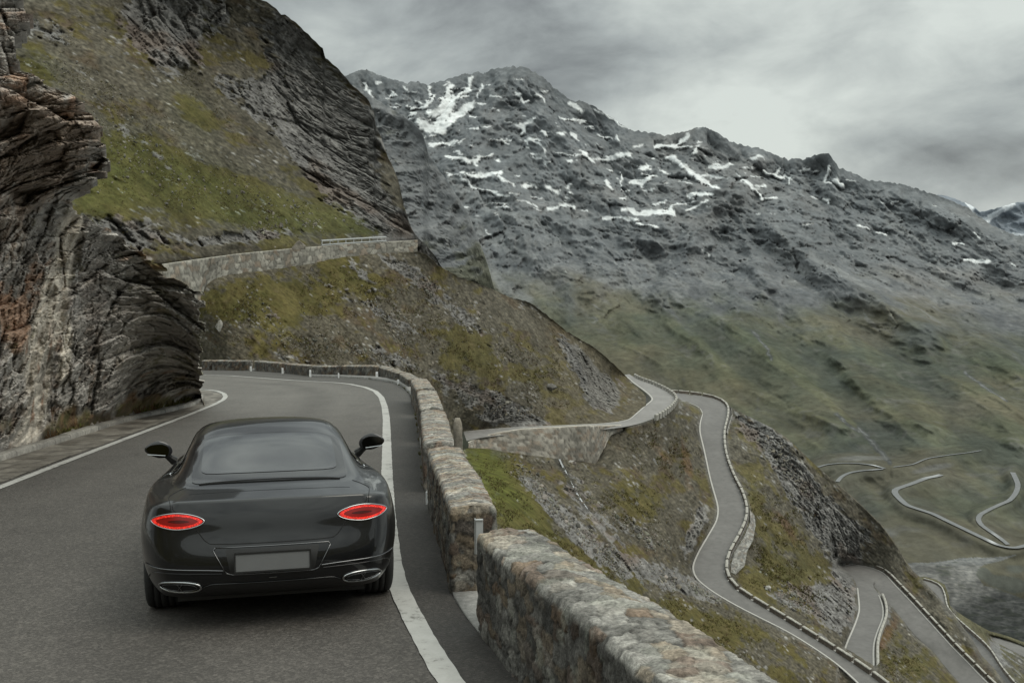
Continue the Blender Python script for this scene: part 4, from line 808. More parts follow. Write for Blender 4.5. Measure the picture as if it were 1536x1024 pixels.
# ================================================================== the near road
def road_pts(px): return np.array([onroad(u, v) for u, v in px])
LEFTB = [(-1500,1265),(-500,868),(-200,762),(0,692),(86,666),(172,638),(215,626.5),(258,617.5),(292,609),(303,602),(306,597),(303,594),(292,592),(270,590.5),(200,588),(100,586)]
RIGHTB = [(1330,1600),(1000,1245),(880,1112),(775,1010),(745,978),(718,949),(697,922),(679,893),(664,817),(648,768),(639,735),(633,695),(629,655),(624,614),(616,592),(604,579),(590,574),(575,571),(549,568),(512,566),(470,564.5),(422,558.5),(381,555.8),(347,555),(303,554),(250,553.5),(150,553)]
def smooth(P, k=3):
    P = P.copy()
    for _ in range(k): P[1:-1] = (P[:-2]+2*P[1:-1]+P[2:])/4
    return P
# pair both edges through stations that match across the road
LS = [(-1500,1265),(-800,985),(-420,840),(-200,762),(-60,713),(0,692),(86,666),(172,638),(215,626.5),(258,617.5),(292,609),(303,602),(306,597),(303,594),(270,590.5),(200,588),(100,586)]
RS = [(1330,1600),(1060,1310),(900,1135),(775,1010),(718,949),(697,922),(664,817),(639,735),(631,675),(624,614),(604,579),(575,571),(512,566),(422,558.5),(347,555),(250,553.5),(150,553)]
Lw = road_pts(LS); Rw = road_pts(RS); n = 420; t = np.linspace(0, 1, len(LS)); tt = np.linspace(0, 1, n)
ev = lambda E: smooth(np.stack([np.interp(tt, t, E[:, i]) for i in range(3)], -1), 6)
Lq = ev(Lw); Rq = smooth(resamp(road_pts(RIGHTB), 1600), 25)
# snap the right edge stations to the true right edge
Re = ev(Rw); idx = [int(np.argmin(((Rq-p)**2).sum(1))) for p in Re]; Re = smooth(Rq[idx], 4)
m = 90; f = np.linspace(0, 1, m)[None, :, None]; P = Lq[:, None]*(1-f)+Re[:, None]*f; P[..., 2] = zroad(P[..., 0], P[..., 1])
WL = [(1300,1740),(980,1370),(800,1165),(735,1092),(675,1024),(637,960),(618,924),(599,885),(590,850),(585,800),(582,760),(580.5,710),(580,650),(579.5,628),(577,610),(572,596),(563,587),(548,581),(524,576),(500,573.6),(470,572.2),(440,570.5),(400,567.5),(347,563.6),(303,562.2),(250,561),(150,560)]
WLl = [(-1500,1310),(-600,957),(-200,804),(0,731),(86,697.5),(172,664.5),(230,642.5),(258,632),(300,615.5),(323,606),(335,599.5),(338.5,595),(336,590.5),(326,586.5),(312,584.7),(303,584.2),(280,583.5),(240,583),(150,582)]
wl = smooth(resamp(road_pts(WL), 700), 12); wll = smooth(resamp(road_pts(WLl), 700), 8)
px = lambda A: (768+F*0, 0)
outside = np.zeros(P.shape[:2])
pxy = [(float(a[0]), float(a[1])) for a in wl[::6]]+[(float(a[0]), float(a[1])) for a in Rq[::-12]]
outside = inside(P[..., 0], P[..., 1], pxy)*1.
dl = dist_poly(P[..., 0], P[..., 1], [(float(a[0]), float(a[1])) for a in wl[::8]])
dll = dist_poly(P[..., 0], P[..., 1], [(float(a[0]), float(a[1])) for a in wll[::8]])
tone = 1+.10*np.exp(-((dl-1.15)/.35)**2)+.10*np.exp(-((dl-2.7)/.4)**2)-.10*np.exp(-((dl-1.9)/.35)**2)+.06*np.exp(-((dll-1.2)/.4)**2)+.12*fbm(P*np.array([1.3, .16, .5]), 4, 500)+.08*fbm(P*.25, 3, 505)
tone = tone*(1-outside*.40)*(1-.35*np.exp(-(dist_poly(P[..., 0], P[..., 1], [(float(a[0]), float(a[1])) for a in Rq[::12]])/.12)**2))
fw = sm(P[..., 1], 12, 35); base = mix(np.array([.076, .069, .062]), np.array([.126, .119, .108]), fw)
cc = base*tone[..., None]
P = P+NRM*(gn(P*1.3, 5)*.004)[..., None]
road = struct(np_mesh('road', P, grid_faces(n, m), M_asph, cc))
# worn white lines, 4 mm proud, with chipped edges
M_line, nt, b = newmat('worn_line_paint'); L = nt.links.new
tc = node(nt, 'ShaderNodeTexCoord'); na = node(nt, 'ShaderNodeTexNoise', Scale=9., Detail=9, Roughness=.75); nb = node(nt, 'ShaderNodeTexNoise', Scale=1.3, Detail=4)
vo = node(nt, 'ShaderNodeTexVoronoi', Scale=70.); L(tc.outputs['Object'], vo.inputs['Vector'])
L(tc.outputs['Object'], na.inputs['Vector']); L(tc.outputs['Object'], nb.inputs['Vector'])
k = mathn(nt, 'ADD', mathn(nt, 'MULTIPLY', na.outputs['Fac'], .75), mathn(nt, 'MULTIPLY', nb.outputs['Fac'], .35))
rp = node(nt, 'ShaderNodeValToRGB'); L(k, rp.inputs[0]); e = rp.color_ramp.elements; e[0].position = .42; e[0].color = (.12, .115, .105, 1); e[1].position = .50; e[1].color = (.34, .335, .315, 1); q = e.new(.75); q.color = (.42, .415, .395, 1)
L(rp.outputs[0], b.inputs['Base Color']); b.inputs['Roughness'].default_value = .65
bp = node(nt, 'ShaderNodeBump', Strength=.3, Distance=.004); L(vo.outputs[0], bp.inputs['Height']); L(bp.outputs[0], b.inputs['Normal'])
def near_line(name, c, w_):
    d = np.gradient(c, axis=0); s = np.stack([d[:, 1], -d[:, 0], 0*d[:, 0]], -1); s /= np.linalg.norm(s, axis=1)[:, None]
    g = np.linspace(-.5, .5, 5)[None, :, None]; r = (1+.10*gn(c*6, 3))[:, None, None]
    q = c[:, None]+s[:, None]*g*w_*r; q[..., 2] = zroad(q[..., 0], q[..., 1]); q = q+NRM*.009
    return np_mesh(name, q, grid_faces(*q.shape[:2]), M_line, None, parent=road)
near_line('edge_line', wl, .165); near_line('edge_line', wll, .145)
# stone gutter between the left line and the kerb
M_gut = ground_mat('gutter_stone', ((2.2, 7), (14, 5)), var=.35, bump=.5, bdist=.02, rough=.6, spec=.4)
def band(name, E0, w0, w1, h, mat, colf, nn=6, side=-1):
    d = np.gradient(E0, axis=0); s = np.stack([d[:, 1], -d[:, 0], 0*d[:, 0]], -1)*side; s /= np.linalg.norm(s, axis=1)[:, None]
    g = np.linspace(0, 1, nn)[None, :, None]; q = E0[:, None]+s[:, None]*(w0+(w1-w0)*g); q[..., 2] = zroad(q[..., 0], q[..., 1]); q = q+NRM*h
    return struct(np_mesh(name, q, grid_faces(*q.shape[:2]), mat, colf(q)))
kl = smooth(resamp(road_pts(LEFTB), 900), 10)
# gutter sheet: from the left line outward to the kerb
j = np.array([int(np.argmin(((wll-p)**2).sum(1))) for p in kl]); a_ = kl; b_ = wll[j]; b_ = smooth(b_, 12)
g = np.linspace(-.02, .86, 12)[None, :, None]; q = a_[:, None]*(1-g)+b_[:, None]*g; q[..., 2] = zroad(q[..., 0], q[..., 1])
al = np.cumsum(np.r_[0, np.linalg.norm(np.diff(a_, axis=0), axis=1)])[:, None]*np.ones((1, 12)); ac = np.broadcast_to(np.linspace(0, 3, 12)[None], al.shape)
ID, f1, f2 = cells(np.stack([al/.55, ac*.9, 0*al+.5], -1)+fbm(q, 3, 5)[..., None]*.2, 4); sl = sm(f2-f1, .02, .12)
cg = mix(np.array([.085, .075, .062]), np.array([.19, .175, .15]), hv(ID, 1)); cg = cg*(.5+.5*sl)[..., None]*(1+.5*fbm(q*2, 4, 9))[..., None]
q = q+NRM*(.006+.012*sl*hv(ID, 2))[..., None]
struct(np_mesh('gutter', q, grid_faces(*q.shape[:2]), M_gut, cg))
# kerb: stones butted end to end, a real step
def kerb(name, E0, side, wd, h, colr, seg=.9):
    d = np.gradient(E0, axis=0); s = np.stack([d[:, 1], -d[:, 0], 0*d[:, 0]], -1)*side; s /= np.linalg.norm(s, axis=1)[:, None]
    prof = [(0, -.05), (0, h*.75), (.03, h), (wd-.03, h), (wd, h*.8), (wd, -.3)]
    q = np.stack([E0+s*a for a, _ in prof], 1); q[..., 2] = zroad(q[..., 0], q[..., 1]); q = q+NRM*np.array([b for _, b in prof])[None, :, None]
    L_ = np.cumsum(np.r_[0, np.linalg.norm(np.diff(E0, axis=0), axis=1)]); ph = (L_/seg) % 1; joint = (np.minimum(ph, 1-ph) < .02)*1.
    r = _h[(np.floor(L_/seg).astype(int)*17) & 4095, 0]; q = q-NRM*(joint*.02)[:, None, None]+NRM*((r-.5)*.02)[:, None, None]
    c = np.array(colr)*(.75+.5*r)[:, None, None]*(1-.5*joint)[:, None, None]*(1+.5*fbm(q*3, 4, 9))[..., None]
    return struct(np_mesh(name, q, grid_faces(*q.shape[:2]), M_gut, c))
kd = resamp(kl, 2600); kerb('kerb', kd, -1, .24, .11, (.20, .19, .17))
# concrete strip under the parapet, right side
rq = resamp(Rq, 1200)
def cstrip(q):
    return np.array([.21, .205, .195])*(1+.45*fbm(q*1.7, 5, 31)+.2*fbm(q*9, 3, 35))[..., None]
d = np.gradient(rq, axis=0); s = np.stack([d[:, 1], -d[:, 0], 0*d[:, 0]], -1); s /= np.linalg.norm(s, axis=1)[:, None]
s = smooth(s, 10); yy = rq[:, 1]; up = (.02+.06*sm(yy, 12, 17))[:, None]
rows = []
for a, hh in ((0, -.05), (0, 1.), (.2, 1.1), (.38, 1.1), (.40, -4), (.42, -9.)):
    p_ = rq+s*a; p_[:, 2] = zroad(p_[:, 0], p_[:, 1]); p_ = p_+NRM*(up*hh); rows.append(p_)
q = np.stack(rows, 1); struct(np_mesh('parapet_footing', q, grid_faces(*q.shape[:2]), M_gut, cstrip(q)))
# soil bank that falls away outside the parapet
bank = [rq+s*.36+NRM*-.3]
for dx, dz in ((.9, -2.2), (2, -5.0), (4, -9), (8, -16), (14, -25)): bank.append(rq+s*dx+np.array([0, 0, dz]))
q = np.stack(bank, 1); q[:, 0, 2] = zroad(q[:, 0, 0], q[:, 0, 1])-.35
keep = slice(150, 900); q = q[keep]
ff = np.repeat(q, 4, axis=1)[:, :21]; 
w4 = np.linspace(0, 5, 110); i4 = np.clip(w4.astype(int), 0, 4); fr = (w4-i4)[None, :, None]; q = q[:, i4]*(1-fr)+q[:, i4+1]*fr
q = q+gn(q/1.1, 3)[..., None]*.45*np.array([0, 0, 1.])*sm(w4, .3, 1.2)[None, :, None]
struct(np_mesh('bank_below_parapet', q, grid_faces(*q.shape[:2]), M_mid, slope_col(q, 0, 0, 0, 0, sm(fbm(q/3, 4, 9), .1, .3), 1., 540, .3)))

# ================================================================== the parapet of the near road, block by block
def stone_block(name, inner, outer, h0, h1, label, group, res=.03, cap_t=.0, tone=1., warm=1., ground=.0, stone=(.16, .075, .10), capstone=(.10, .30), gable=.03, rough_amp=.016, tumble=.35):
    """inner/outer: points on the road plane of the two long faces from the far end to the near end"""
    I = np.array(inner, float); O = np.array(outer, float); L_ = np.linalg.norm(np.diff((I+O)/2, axis=0), axis=1).sum(); n = max(int(L_/res), 8)
    I = resamp(I, n); O = resamp(O, n); al = np.linspace(0, L_, n); wd = np.linalg.norm(I-O, axis=1).mean()
    H = np.linspace(h0, h1, n)
    # section: up the inner face, over the gabled top, down the outer face
    na_ = max(int(h0/res), 5); nb_ = max(int(wd/res), 6)
    sec = [(0., b, 0) for b in np.linspace(-.25, .93, na_)]+[(.012, .965, 1)]+[(a, 1.+gable/h0*(1-abs(a-.5)*2)**.8, 1) for a in np.linspace(.04, .96, nb_)]+[(.988, .965, 1)]+[(1., b, 0) for b in np.linspace(.93, -1.6, na_+6)]
    A = np.array([x[0] for x in sec]); B = np.array([x[1] for x in sec]); T = np.array([x[2] for x in sec])
    P = I[:, None]*(1-A)[None, :, None]+O[:, None]*A[None, :, None]; P[..., 2] = zroad(P[..., 0], P[..., 1]); P = P+NRM*(H[:, None]*B[None])[..., None]
    # ends: shrink to the middle in rings
    def ring(k, sgn):
        c = P[k].mean(0); t_ = (P[k]-P[k-sgn]).mean(0); t_ /= np.linalg.norm(t_)+1e-9; out = []
        mid = P[k].copy(); ax = I[k]*.5+O[k]*.5; 
        for fr in np.linspace(.12, .9995, max(int(wd/res/2), 4)):
            r = P[k].copy(); cen = (I[k]+O[k])/2; lat = (O[k]-I[k]); lat = lat/np.linalg.norm(lat); 
            dd = ((P[k]-cen)@lat)[:, None]*lat; r = P[k]-dd*fr; r = r+t_*.015*min(1, fr*4)*sgn*0; out.append(r)
        return out
    far = np.array(ring(0, -1))[::-1]; near = np.array(ring(n-1, 1)); nf = len(far)
    G = np.concatenate([far, P, near]); alg = np.concatenate([np.full(nf, 0.), al, np.full(len(near), L_)])
    lat = (O-I); lat /= np.linalg.norm(lat, axis=1)[:, None]; along = np.gradient((I+O)/2, axis=0); along /= np.linalg.norm(along, axis=1)[:, None]
    # local stone coordinates (along, across, up)
    hh = np.broadcast_to((B*h0)[None], G.shape[:2]); isTop = np.broadcast_to(T[None] > 0, G.shape[:2]).copy(); 
    ca = (I+O)/2; k_ = np.clip(np.arange(len(G))-nf, 0, n-1); acr = ((G-ca[k_][:, None])*lat[k_][:, None]).sum(-1)
    loc = np.stack([np.broadcast_to(alg[:, None], hh.shape), acr, hh], -1)
    wp = np.stack([gn(loc*4, 1), gn(loc*4, 2), gn(loc*4, 3)], -1)*.07+np.stack([gn(loc*13, 4), gn(loc*13, 5), gn(loc*13, 6)], -1)*.03
    seed = int(abs(L_*1000)) % 97
    idf, f1, f2 = cells((loc+wp)/np.array([stone[0]*1.5, .16, stone[1]*1.3])+seed, seed); idt, t1, t2 = cells((loc+wp)/np.array([capstone[0], capstone[1], .5])+seed+3, seed+5)
    ID = np.where(isTop, idt, idf); e = np.where(isTop, sm(t2-t1, .0, .10), sm(f2-f1, .0, .11)); r = hv(ID, 1); r2 = hv(ID, 2); r3 = hv(ID, 0)
    grey = np.array([.145, .140, .128]); tan = np.array([.24, .175, .105]); brn = np.array([.135, .082, .052]); pale = np.array([.31, .295, .26])
    c = mix(grey*.62, grey*1.5, r); c = mix(c, tan*warm, sm(r2, .62, .8)*.5); c = mix(c, brn, sm(r3, .74, .86)*.6); c = mix(c, pale, sm(r, .86, .95)*.45)
    c = np.where(isTop[..., None], c*1.12+np.array([.03, .029, .026]), c*.56); c = c*(.42+.58*e)[..., None]*(1+.4*fbm(loc*7, 4, 8)+.5*fbm(loc*26, 3, 12)+.3*fbm(loc*1.7, 3, 14))[..., None]*tone  # shade painted in: side faces darkened, tops lightened in the stone colour
    lich = sm(fbm(loc*5, 4, 19)+(.12 if 1 else 0)*isTop, .22, .38); c = mix(c, np.array([.23, .235, .20]), lich*.4)
    # push stones out of the joints
    N = gnormals(G); cen = ca[k_][:, None]+NRM*(h0*.5); N = N*np.sign((N*(G-cen)).sum(-1))[..., None]
    endm = np.zeros(G.shape[:2]); endm[:nf] = -1; endm[nf+n:] = 1
    N = np.where(endm[..., None] != 0, along[k_][:, None]*endm[..., None], N)
    d = (e*(.35+r3*.8))*rough_amp*.8+fbm(loc*9, 4, 22)*rough_amp*1.1+fbm(loc*30, 3, 26)*rough_amp*.55+gn(loc*2.2, 29)*rough_amp*.35
    G = G+N*d[..., None]
    o = np_mesh(name, G, grid_faces(*G.shape[:2]), M_stone, c)
    tag(o, label, 'parapet block', group); return o
def rp(u, v, h=0): return onroad(u, v, h)-NRM*h      # foot under a point of the block top
G_ = 'stone parapet blocks along the near road'
HB = .70
# nearest: top edge points (height HB)
near_i = [rp(716,803,HB), rp(755,838,HB), rp(793,866,HB), rp(860,918,HB), rp(985,1024,HB), rp(1150,1180,HB), rp(1500,1560,HB)]
near_o = [rp(797,794,HB), rp(828,812,HB), rp(880,846,HB), rp(1000,915,HB), rp(1170,1024,HB), rp(1450,1215,HB), rp(2000,1600,HB)]
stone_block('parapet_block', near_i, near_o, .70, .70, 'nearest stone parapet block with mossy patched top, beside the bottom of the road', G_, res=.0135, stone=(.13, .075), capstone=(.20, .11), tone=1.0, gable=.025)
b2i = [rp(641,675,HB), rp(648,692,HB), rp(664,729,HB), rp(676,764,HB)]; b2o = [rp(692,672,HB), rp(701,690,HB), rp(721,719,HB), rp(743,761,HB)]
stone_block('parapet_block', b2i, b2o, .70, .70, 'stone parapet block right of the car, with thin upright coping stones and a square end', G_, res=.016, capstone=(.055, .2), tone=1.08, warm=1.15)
HB = .62
for i, (ti, to, lab) in enumerate([
 ([(631.5,618),(633,640),(636,668)], [(668,618),(674,638),(681,664)], 'parapet block beside the weathered post, just beyond the car mirror'),
 ([(625.5,587.5),(628,600),(630.5,613.5)], [(654.5,587),(660,600),(664.5,612.5)], 'parapet block second beyond the weathered post on the bend'),
 ([(616.5,570),(620,577),(624,584)], [(641,569),(646,576),(652,583)], 'parapet block third beyond the weathered post on the bend')]):
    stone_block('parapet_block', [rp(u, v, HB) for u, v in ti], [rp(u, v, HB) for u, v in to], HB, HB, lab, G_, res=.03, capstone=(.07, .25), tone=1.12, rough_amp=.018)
def far_block(t0, t1, lab, base0, base1, wd=.42):
    """top inner corners at the far end (t0) and near end (t1), foot of the same corners below"""
    a = onroad(*base0); b = onroad(*base1); ha = (ray(*t0)[1]-ray(*base0)[1])*a[1]; hb = (ray(*t1)[1]-ray(*base1)[1])*b[1]
    d = b-a; s_ = np.array([-d[1], d[0], 0.]); s_ /= np.linalg.norm(s_)
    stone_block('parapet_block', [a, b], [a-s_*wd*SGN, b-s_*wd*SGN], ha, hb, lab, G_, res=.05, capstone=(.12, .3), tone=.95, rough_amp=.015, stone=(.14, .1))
SGN = -1
FB_ = [((599.5,560),(615,569.8),(598.5,574),(613,583.5),'parapet block where the wall begins to turn left round the bend'),
 ((567.5,550),(596,559.5),(566.5,566),(594.5,574),'parapet block right of the white reflector on the outside of the bend'),
 ((512.5,549),(564.5,549.3),(512.5,565),(563,567),'long parapet block left of the white reflector at the outside of the bend'),
 ((468.5,549.5),(503.5,549.8),(468.5,564),(503.5,565.3),'short parapet block straight ahead above the car roof'),
 ((427,546),(463,548.7),(427,559.5),(462.5,563.7),'parapet block left of straight ahead, between two reflectors'),
 ((382,541.8),(421.5,545.2),(382,556),(421,559),'parapet block fourth from the rock corner at the left'),
 ((318,541),(371,541.5),(318,555.2),(371,555.8),'long parapet block third from the rock corner at the left'),
 ((303,541),(313,541),(303,555),(313,555.2),'short pale parapet stub just showing past the rock corner'),
 ((262,541),(298,541),(262,554.4),(298,554.8),'parapet block hidden mostly behind the rock corner')]
for a in FB_[:-1]: far_block(a[0], a[1], a[4], a[2], a[3])
# reflectors in the gaps
M_white = flat_mat('white_plastic', (.72, .73, .73), rough=.5, noise=6, var=.05); M_post = flat_mat('galvanised_plate', (.46, .47, .47), rough=.5, metal=.2, noise=5, var=.12); M_refl = flat_mat('reflector_lens', (.75, .76, .78), rough=.2, spec=.8)
def delineator(u, v, wpx, hpx, lab, Yoff=0., bracket=False):
    """small post standing on the road plane at the given foot"""
    p = onroad(u, v); p = p*(1+Yoff/np.linalg.norm(p)); w_ = wpx*p[1]/F*.85; h = hpx*p[1]/F*.8
    r = empty('reflector_post', tuple(p)); tag(r, lab, 'reflector', 'white reflector posts in the parapet gaps')
    bm = bmesh.new(); boxm(bm, (0, 0, h/2), (w_/2, 0, 0), (0, w_*.25, 0), (0, 0, h/2)); bmesh.ops.bevel(bm, geom=bm.edges[:], offset=w_*.1, segments=2); bm_obj('post', bm, M_white, r)
    bm = bmesh.new(); boxm(bm, (0, -w_*.3, h*.74), (w_*.3, 0, 0), (0, w_*.06, 0), (0, 0, h*.13)); bm_obj('reflector', bm, M_refl, r)
    return r
for u, v, wp_, hp, lab in [(376.5,556.5,3.0,9,'small white reflector with dark top in the second gap from the rock corner'),(424,560.5,3.2,11,'small white reflector in the third gap from the rock corner'),(465.5,565,3.4,13,'small white reflector left of straight ahead above the car roof'),(508,566.5,2.4,9,'faint reflector in the gap straight ahead above the car roof'),(565.4,568.5,4.0,14,'bright white reflector at the outside of the bend'),(597.3,577,3.6,10,'white reflector low where the parapet turns toward the car')]:
    delineator(u, v, wp_, hp, lab)
# galvanised marker fixed to the end of the nearest block
yb = 7.98; zt = float(ray(718, 778)[1]*yb); zb = float(ray(718, 830)[1]*yb); x0 = float(ray(719, 790)[0]*yb)
r = empty('marker_post', (x0, yb, zb)); tag(r, 'flat pale metal marker rising from the corner of the nearest parapet block', 'marker post'); h = zt-zb
bm = bmesh.new(); boxm(bm, (0, 0, h/2), (.026, .004, 0), (-.002, .006, 0), (0, 0, h/2)); bm_obj('plate', bm, M_post, r)
bm = bmesh.new(); boxm(bm, (-.032, .006, h/2), (.0045, 0, 0), (0, .014, 0), (0, 0, h/2)); bm_obj('bracket', bm, M_steel, r)
bm = bmesh.new(); boxm(bm, (0, -.010, h-.006), (.029, .0035, 0), (0, .004, 0), (0, 0, .004)); bm_obj('cap', bm, M_post, r)
# metal strip on the road side of the second block
p = onroad(641.2, 756); r = empty('reflector_plate', tuple(p)); tag(r, 'thin white reflector strip low on the road face of the block right of the car', 'reflector')
h = (ray(641, 737)[1]-ray(641, 756)[1])*p[1]; bm = bmesh.new(); boxm(bm, (0, 0, h/2), (.02, 0, 0), (0, .012, 0), (0, 0, h/2)); bm_obj('strip', bm, M_white, r)
# weathered stone post behind the parapet
M_postst = ground_mat('weathered_stone', ((6, 6), (30, 4)), var=.3, bump=.5, bdist=.02)
yb = 13.6; zt = float(ray(690, 627)[1]*yb); zb = zt-1.75; x0 = float(ray(690, 640)[0]*yb); hh_ = np.linspace(0, 1, 40); an = np.linspace(0, 2*math.pi, 17)
rad = .052*(1+.06*np.sin(hh_*9))*(1+.35*sm(hh_, .55, .35)); rad[-3:] *= [.97, .9, .6]; 
sq = 1/np.maximum(np.abs(np.cos(an)), np.abs(np.sin(an)))**.7
P = np.stack([x0+rad[:, None]*sq*np.cos(an)-.03*hh_[:, None], yb+rad[:, None]*sq*np.sin(an), zb+(zt-zb)*hh_[:, None]+0*an], -1); P = P+gn(P*12, 3)[..., None]*.008*np.array([1, 1, 0]); P = np.concatenate([P, P[-1:].mean(1, keepdims=True)*np.ones((1, 17, 1))])
c = np.array([.20, .18, .15])*(1+.6*fbm(P*np.array([14, 14, 5]), 4, 8))[..., None]
tag(np_mesh('stone_post', P, grid_faces(*P.shape[:2]), M_postst, c), 'weathered grey post standing behind the parapet beside the car mirror', 'post')

# ================================================================== the rock face on the left
def uR(v):
    return np.interp(v, [-60,0,60,90,97,104,112,125,140,160,180,205,222,238,255,270,280,290,298,306,320,335,350,370,385,400,415,430,440,455,470,500,540,560,580,600,612,720],
                     [36,38,34,30,26,40,58,72,100,128,141,152,157,155,147,143,128,112,102,108,128,150,172,196,212,232,252,276,292,302,306,303,305,303,300,304,306,306])
FL = Field(-220, 330, -70, 740, [(-200,-60,14),(-60,-60,17.5),(40,-60,19),(-200,60,13.5),(-60,60,16.5),(30,60,18.5),(-60,180,15.2),(60,180,18.2),(150,215,20.5),(-60,300,15.5),(60,300,19.5),(100,300,22),(130,320,27),(200,385,29),(250,420,30),(300,445,32.5),(-60,420,15.5),(50,420,19.8),(120,430,23.5),(180,470,24.5),(240,470,27.5),(300,520,31.5),
   (-60,560,15.2),(50,560,19.3),(130,570,23),(200,570,25.6),(270,570,29.2),(302,580,32)],
   hard=[[(-200,752,float(onroad(-200,752)[1])+.2),(0,684,float(onroad(0,684)[1])+.25),(86,658,float(onroad(86,658)[1])+.25),(172,631,float(onroad(172,631)[1])+.3),(258,611,float(onroad(258,611)[1])+.4),(300,596,float(onroad(300,596)[1])+.6)]], cell=4, blur=3)
vr = np.concatenate([np.arange(-58, 716, 1.15), np.arange(717, 955, 3.)]); nu = 370; u0_ = np.concatenate([np.linspace(-750, -70, 70)[:-1], np.linspace(-70, 0, 301)]); tt_ = np.concatenate([np.zeros(69), np.linspace(0, 1, 301)])[None]
stp = _h[(np.floor(vr/11+gn(np.stack([vr/30, vr*0, vr*0], -1))*.6).astype(int)*37) & 4095, 0]-.5; stp2 = _h[(np.floor(vr/23).astype(int)*91) & 4095, 1]-.5
U = np.concatenate([u0_[:69], np.full(301, -70.)])[None]*(1-tt_)+(uR(vr)+(stp*24+stp2*18)*sm(vr, 596, 560)+gn(np.stack([vr/9, vr*0, vr*0], -1))*3+gn(np.stack([vr/3.5, vr*0+4, vr*0], -1))*2.5)[:, None]*tt_; V = np.repeat(vr[:, None], nu, 1)
vk = np.interp(U, [-750,-500,-200,0,86,172,258,300,320], [936,857,752,684,658,631,611,597,590]); Vc = np.minimum(V, vk)
Y = FL(U, Vc); P = W(U, V, Y)
crestd = (uR(vr)[:, None]-U)
# colour zones
palecol = sm(dist_poly(U+gn(P*1.1, 3)*9, V, [(112,300),(105,340),(98,380),(90,420),(75,470),(60,520),(58,580),(50,640),(40,680)]), 26, 12)*sm(V, 290, 330)
palecol2 = sm(dist_poly(U+gn(P*1.1, 5)*6, V, [(95,480),(98,520),(96,570)]), 12, 5)
soil = sm(blobs(U, V, [(260,400,50,25,25,1.2),(180,560,40,50,0,.45),(230,600,60,16,-12,.7),(160,640,90,20,-15,.8),(280,580,20,20,0,.3),(200,360,40,12,40,.9),(30,640,60,30,0,.5),(170,410,20,20,0,.6),(120,620,50,30,0,.5)])+fbm(P/1.2, 4, 612)*.8, .5, .8)
dip = (.30, -.2, .93)
def crag2(P, s):
    return crags(P, 2.6, s, dip, warp=.12), crags(P, .8, s+30, dip, warp=.12), crags(P, .27, s+60, dip)
(c1, i1, j1), (c2, i2, j2), (c3, i3, j3) = crag2(P, 600)
slab, is_, js_ = crags(P, 2.2, 700, (.33, -.25, .91), warp=.10, asp=(2.3, 1.9, .55)); slab2, _, ks_ = crags(P, .7, 720, (.33, -.25, .91), warp=.10, asp=(2.1, 1.7, .52)); up_ = sm(V, 330, 290)
lowr = 0*U; mixw = np.maximum(up_, lowr); c1 = c1*(1-mixw)+slab*mixw; c2 = c2*(1-mixw)+slab2*mixw; j1 = np.where(mixw > .5, js_, j1); j2 = np.where(mixw > .5, ks_, j2)
sband = P@np.array([.30, -.2, .93]); lay = ridge(np.stack([P[..., 0]*.15, P[..., 1]*.15, sband*1.3+fbm(P*.35, 3, 9)*1.4], -1), 3, 71)-.5
lay2 = ridge(np.stack([P[..., 0]*.5, P[..., 1]*.5, sband*5+fbm(P*.9, 3, 12)*2.2], -1), 3, 75)-.5
rockw = (1-.75*soil)*(1-.45*palecol)
h = rockw*(c1*(.42+.16*up_)+c2*.11+c3*.03+lay*.04+lay2*.03+fbm(P*3, 4, 690)*.06)+soil*(fbm(P/.8, 5, 660)*.45)+palecol*(ridge(np.stack([P[..., 0]*2.2, P[..., 1]*.7, P[..., 2]*.35], -1), 3, 79)-.5)*.5
h *= sm(vk-V, 0, 30)*.9+.1; h = h*sm(vk-V, -4, 2)+0
# ledge overhang of the upper bulge
h += .9*sm(V, 100, 150)*sm(V, 292, 262)*sm(U, -40, 120)
rn = P/np.linalg.norm(P, axis=-1)[..., None]; N0 = gnormals(P); P2 = P-rn*h[..., None]*1.05+N0*h[..., None]*.12
dark = np.array([.16, .147, .132]); grey = np.array([.34, .322, .298]); lgt = np.array([.27, .26, .235]); rust = np.array([.25, .135, .075]); brown = np.array([.17, .115, .078]); lp = np.array([.46, .42, .36])
n1 = fbm(P*.35, 4, 620); n2 = fbm(P*np.array([1.2, 1.2, 3.5]), 4, 625); n3 = fbm(P*4, 4, 630)
c = mix(dark, grey, np.clip(.5+lay*.3+n2*.9+(hv(j1, 1)-.5)*.8+(hv(j2, 1)-.5)*.6, 0, 1)); c = mix(c, lgt, sm(n3+.5*n2+(hv(i3, 2)-.5)*.5, .22, .5)*.55)
upz = blobs(U, V, [(110,180,70,60,20,1),(20,220,80,60,0,.5),(20,450,40,60,0,.9),(20,120,60,15,20,.5),(130,240,30,14,0,.8),(15,480,30,40,0,.8)]); c = mix(c, rust, sm(n1*.6+n2*.9+(hv(j1, 2)-.5)*.7+upz*.6-.35, .0, .4)*.7); c = mix(c, brown, sm(-n1+n3*.4, .1, .4)*.6)
greyz = sm(blobs(U, V, [(150,440,60,80,0,1),(260,490,50,50,0,1),(60,40,60,40,0,.6),(110,400,30,60,0,.7)])+n2*.4, .35, .8); c = mix(c, mix(dark*1.2, np.array([.21, .205, .20]), np.clip(.45+n2+n3*.6, 0, 1)), greyz*.65)
c = mix(c, mix(lp*.62, lp*1.05, np.clip(.5+n3*1.1+gn(np.stack([P[..., 0]*6, P[..., 1]*3, P[..., 2]*.8], -1), 4)*.9, 0, 1)), np.maximum(palecol, palecol2)*.95)
c = mix(c, np.array([.16, .085, .05]), sm(fbm(P*np.array([3, 3, 1.2]), 4, 640), .12, .3)*np.maximum(palecol, palecol2)*sm(V, 470, 520)*.8)
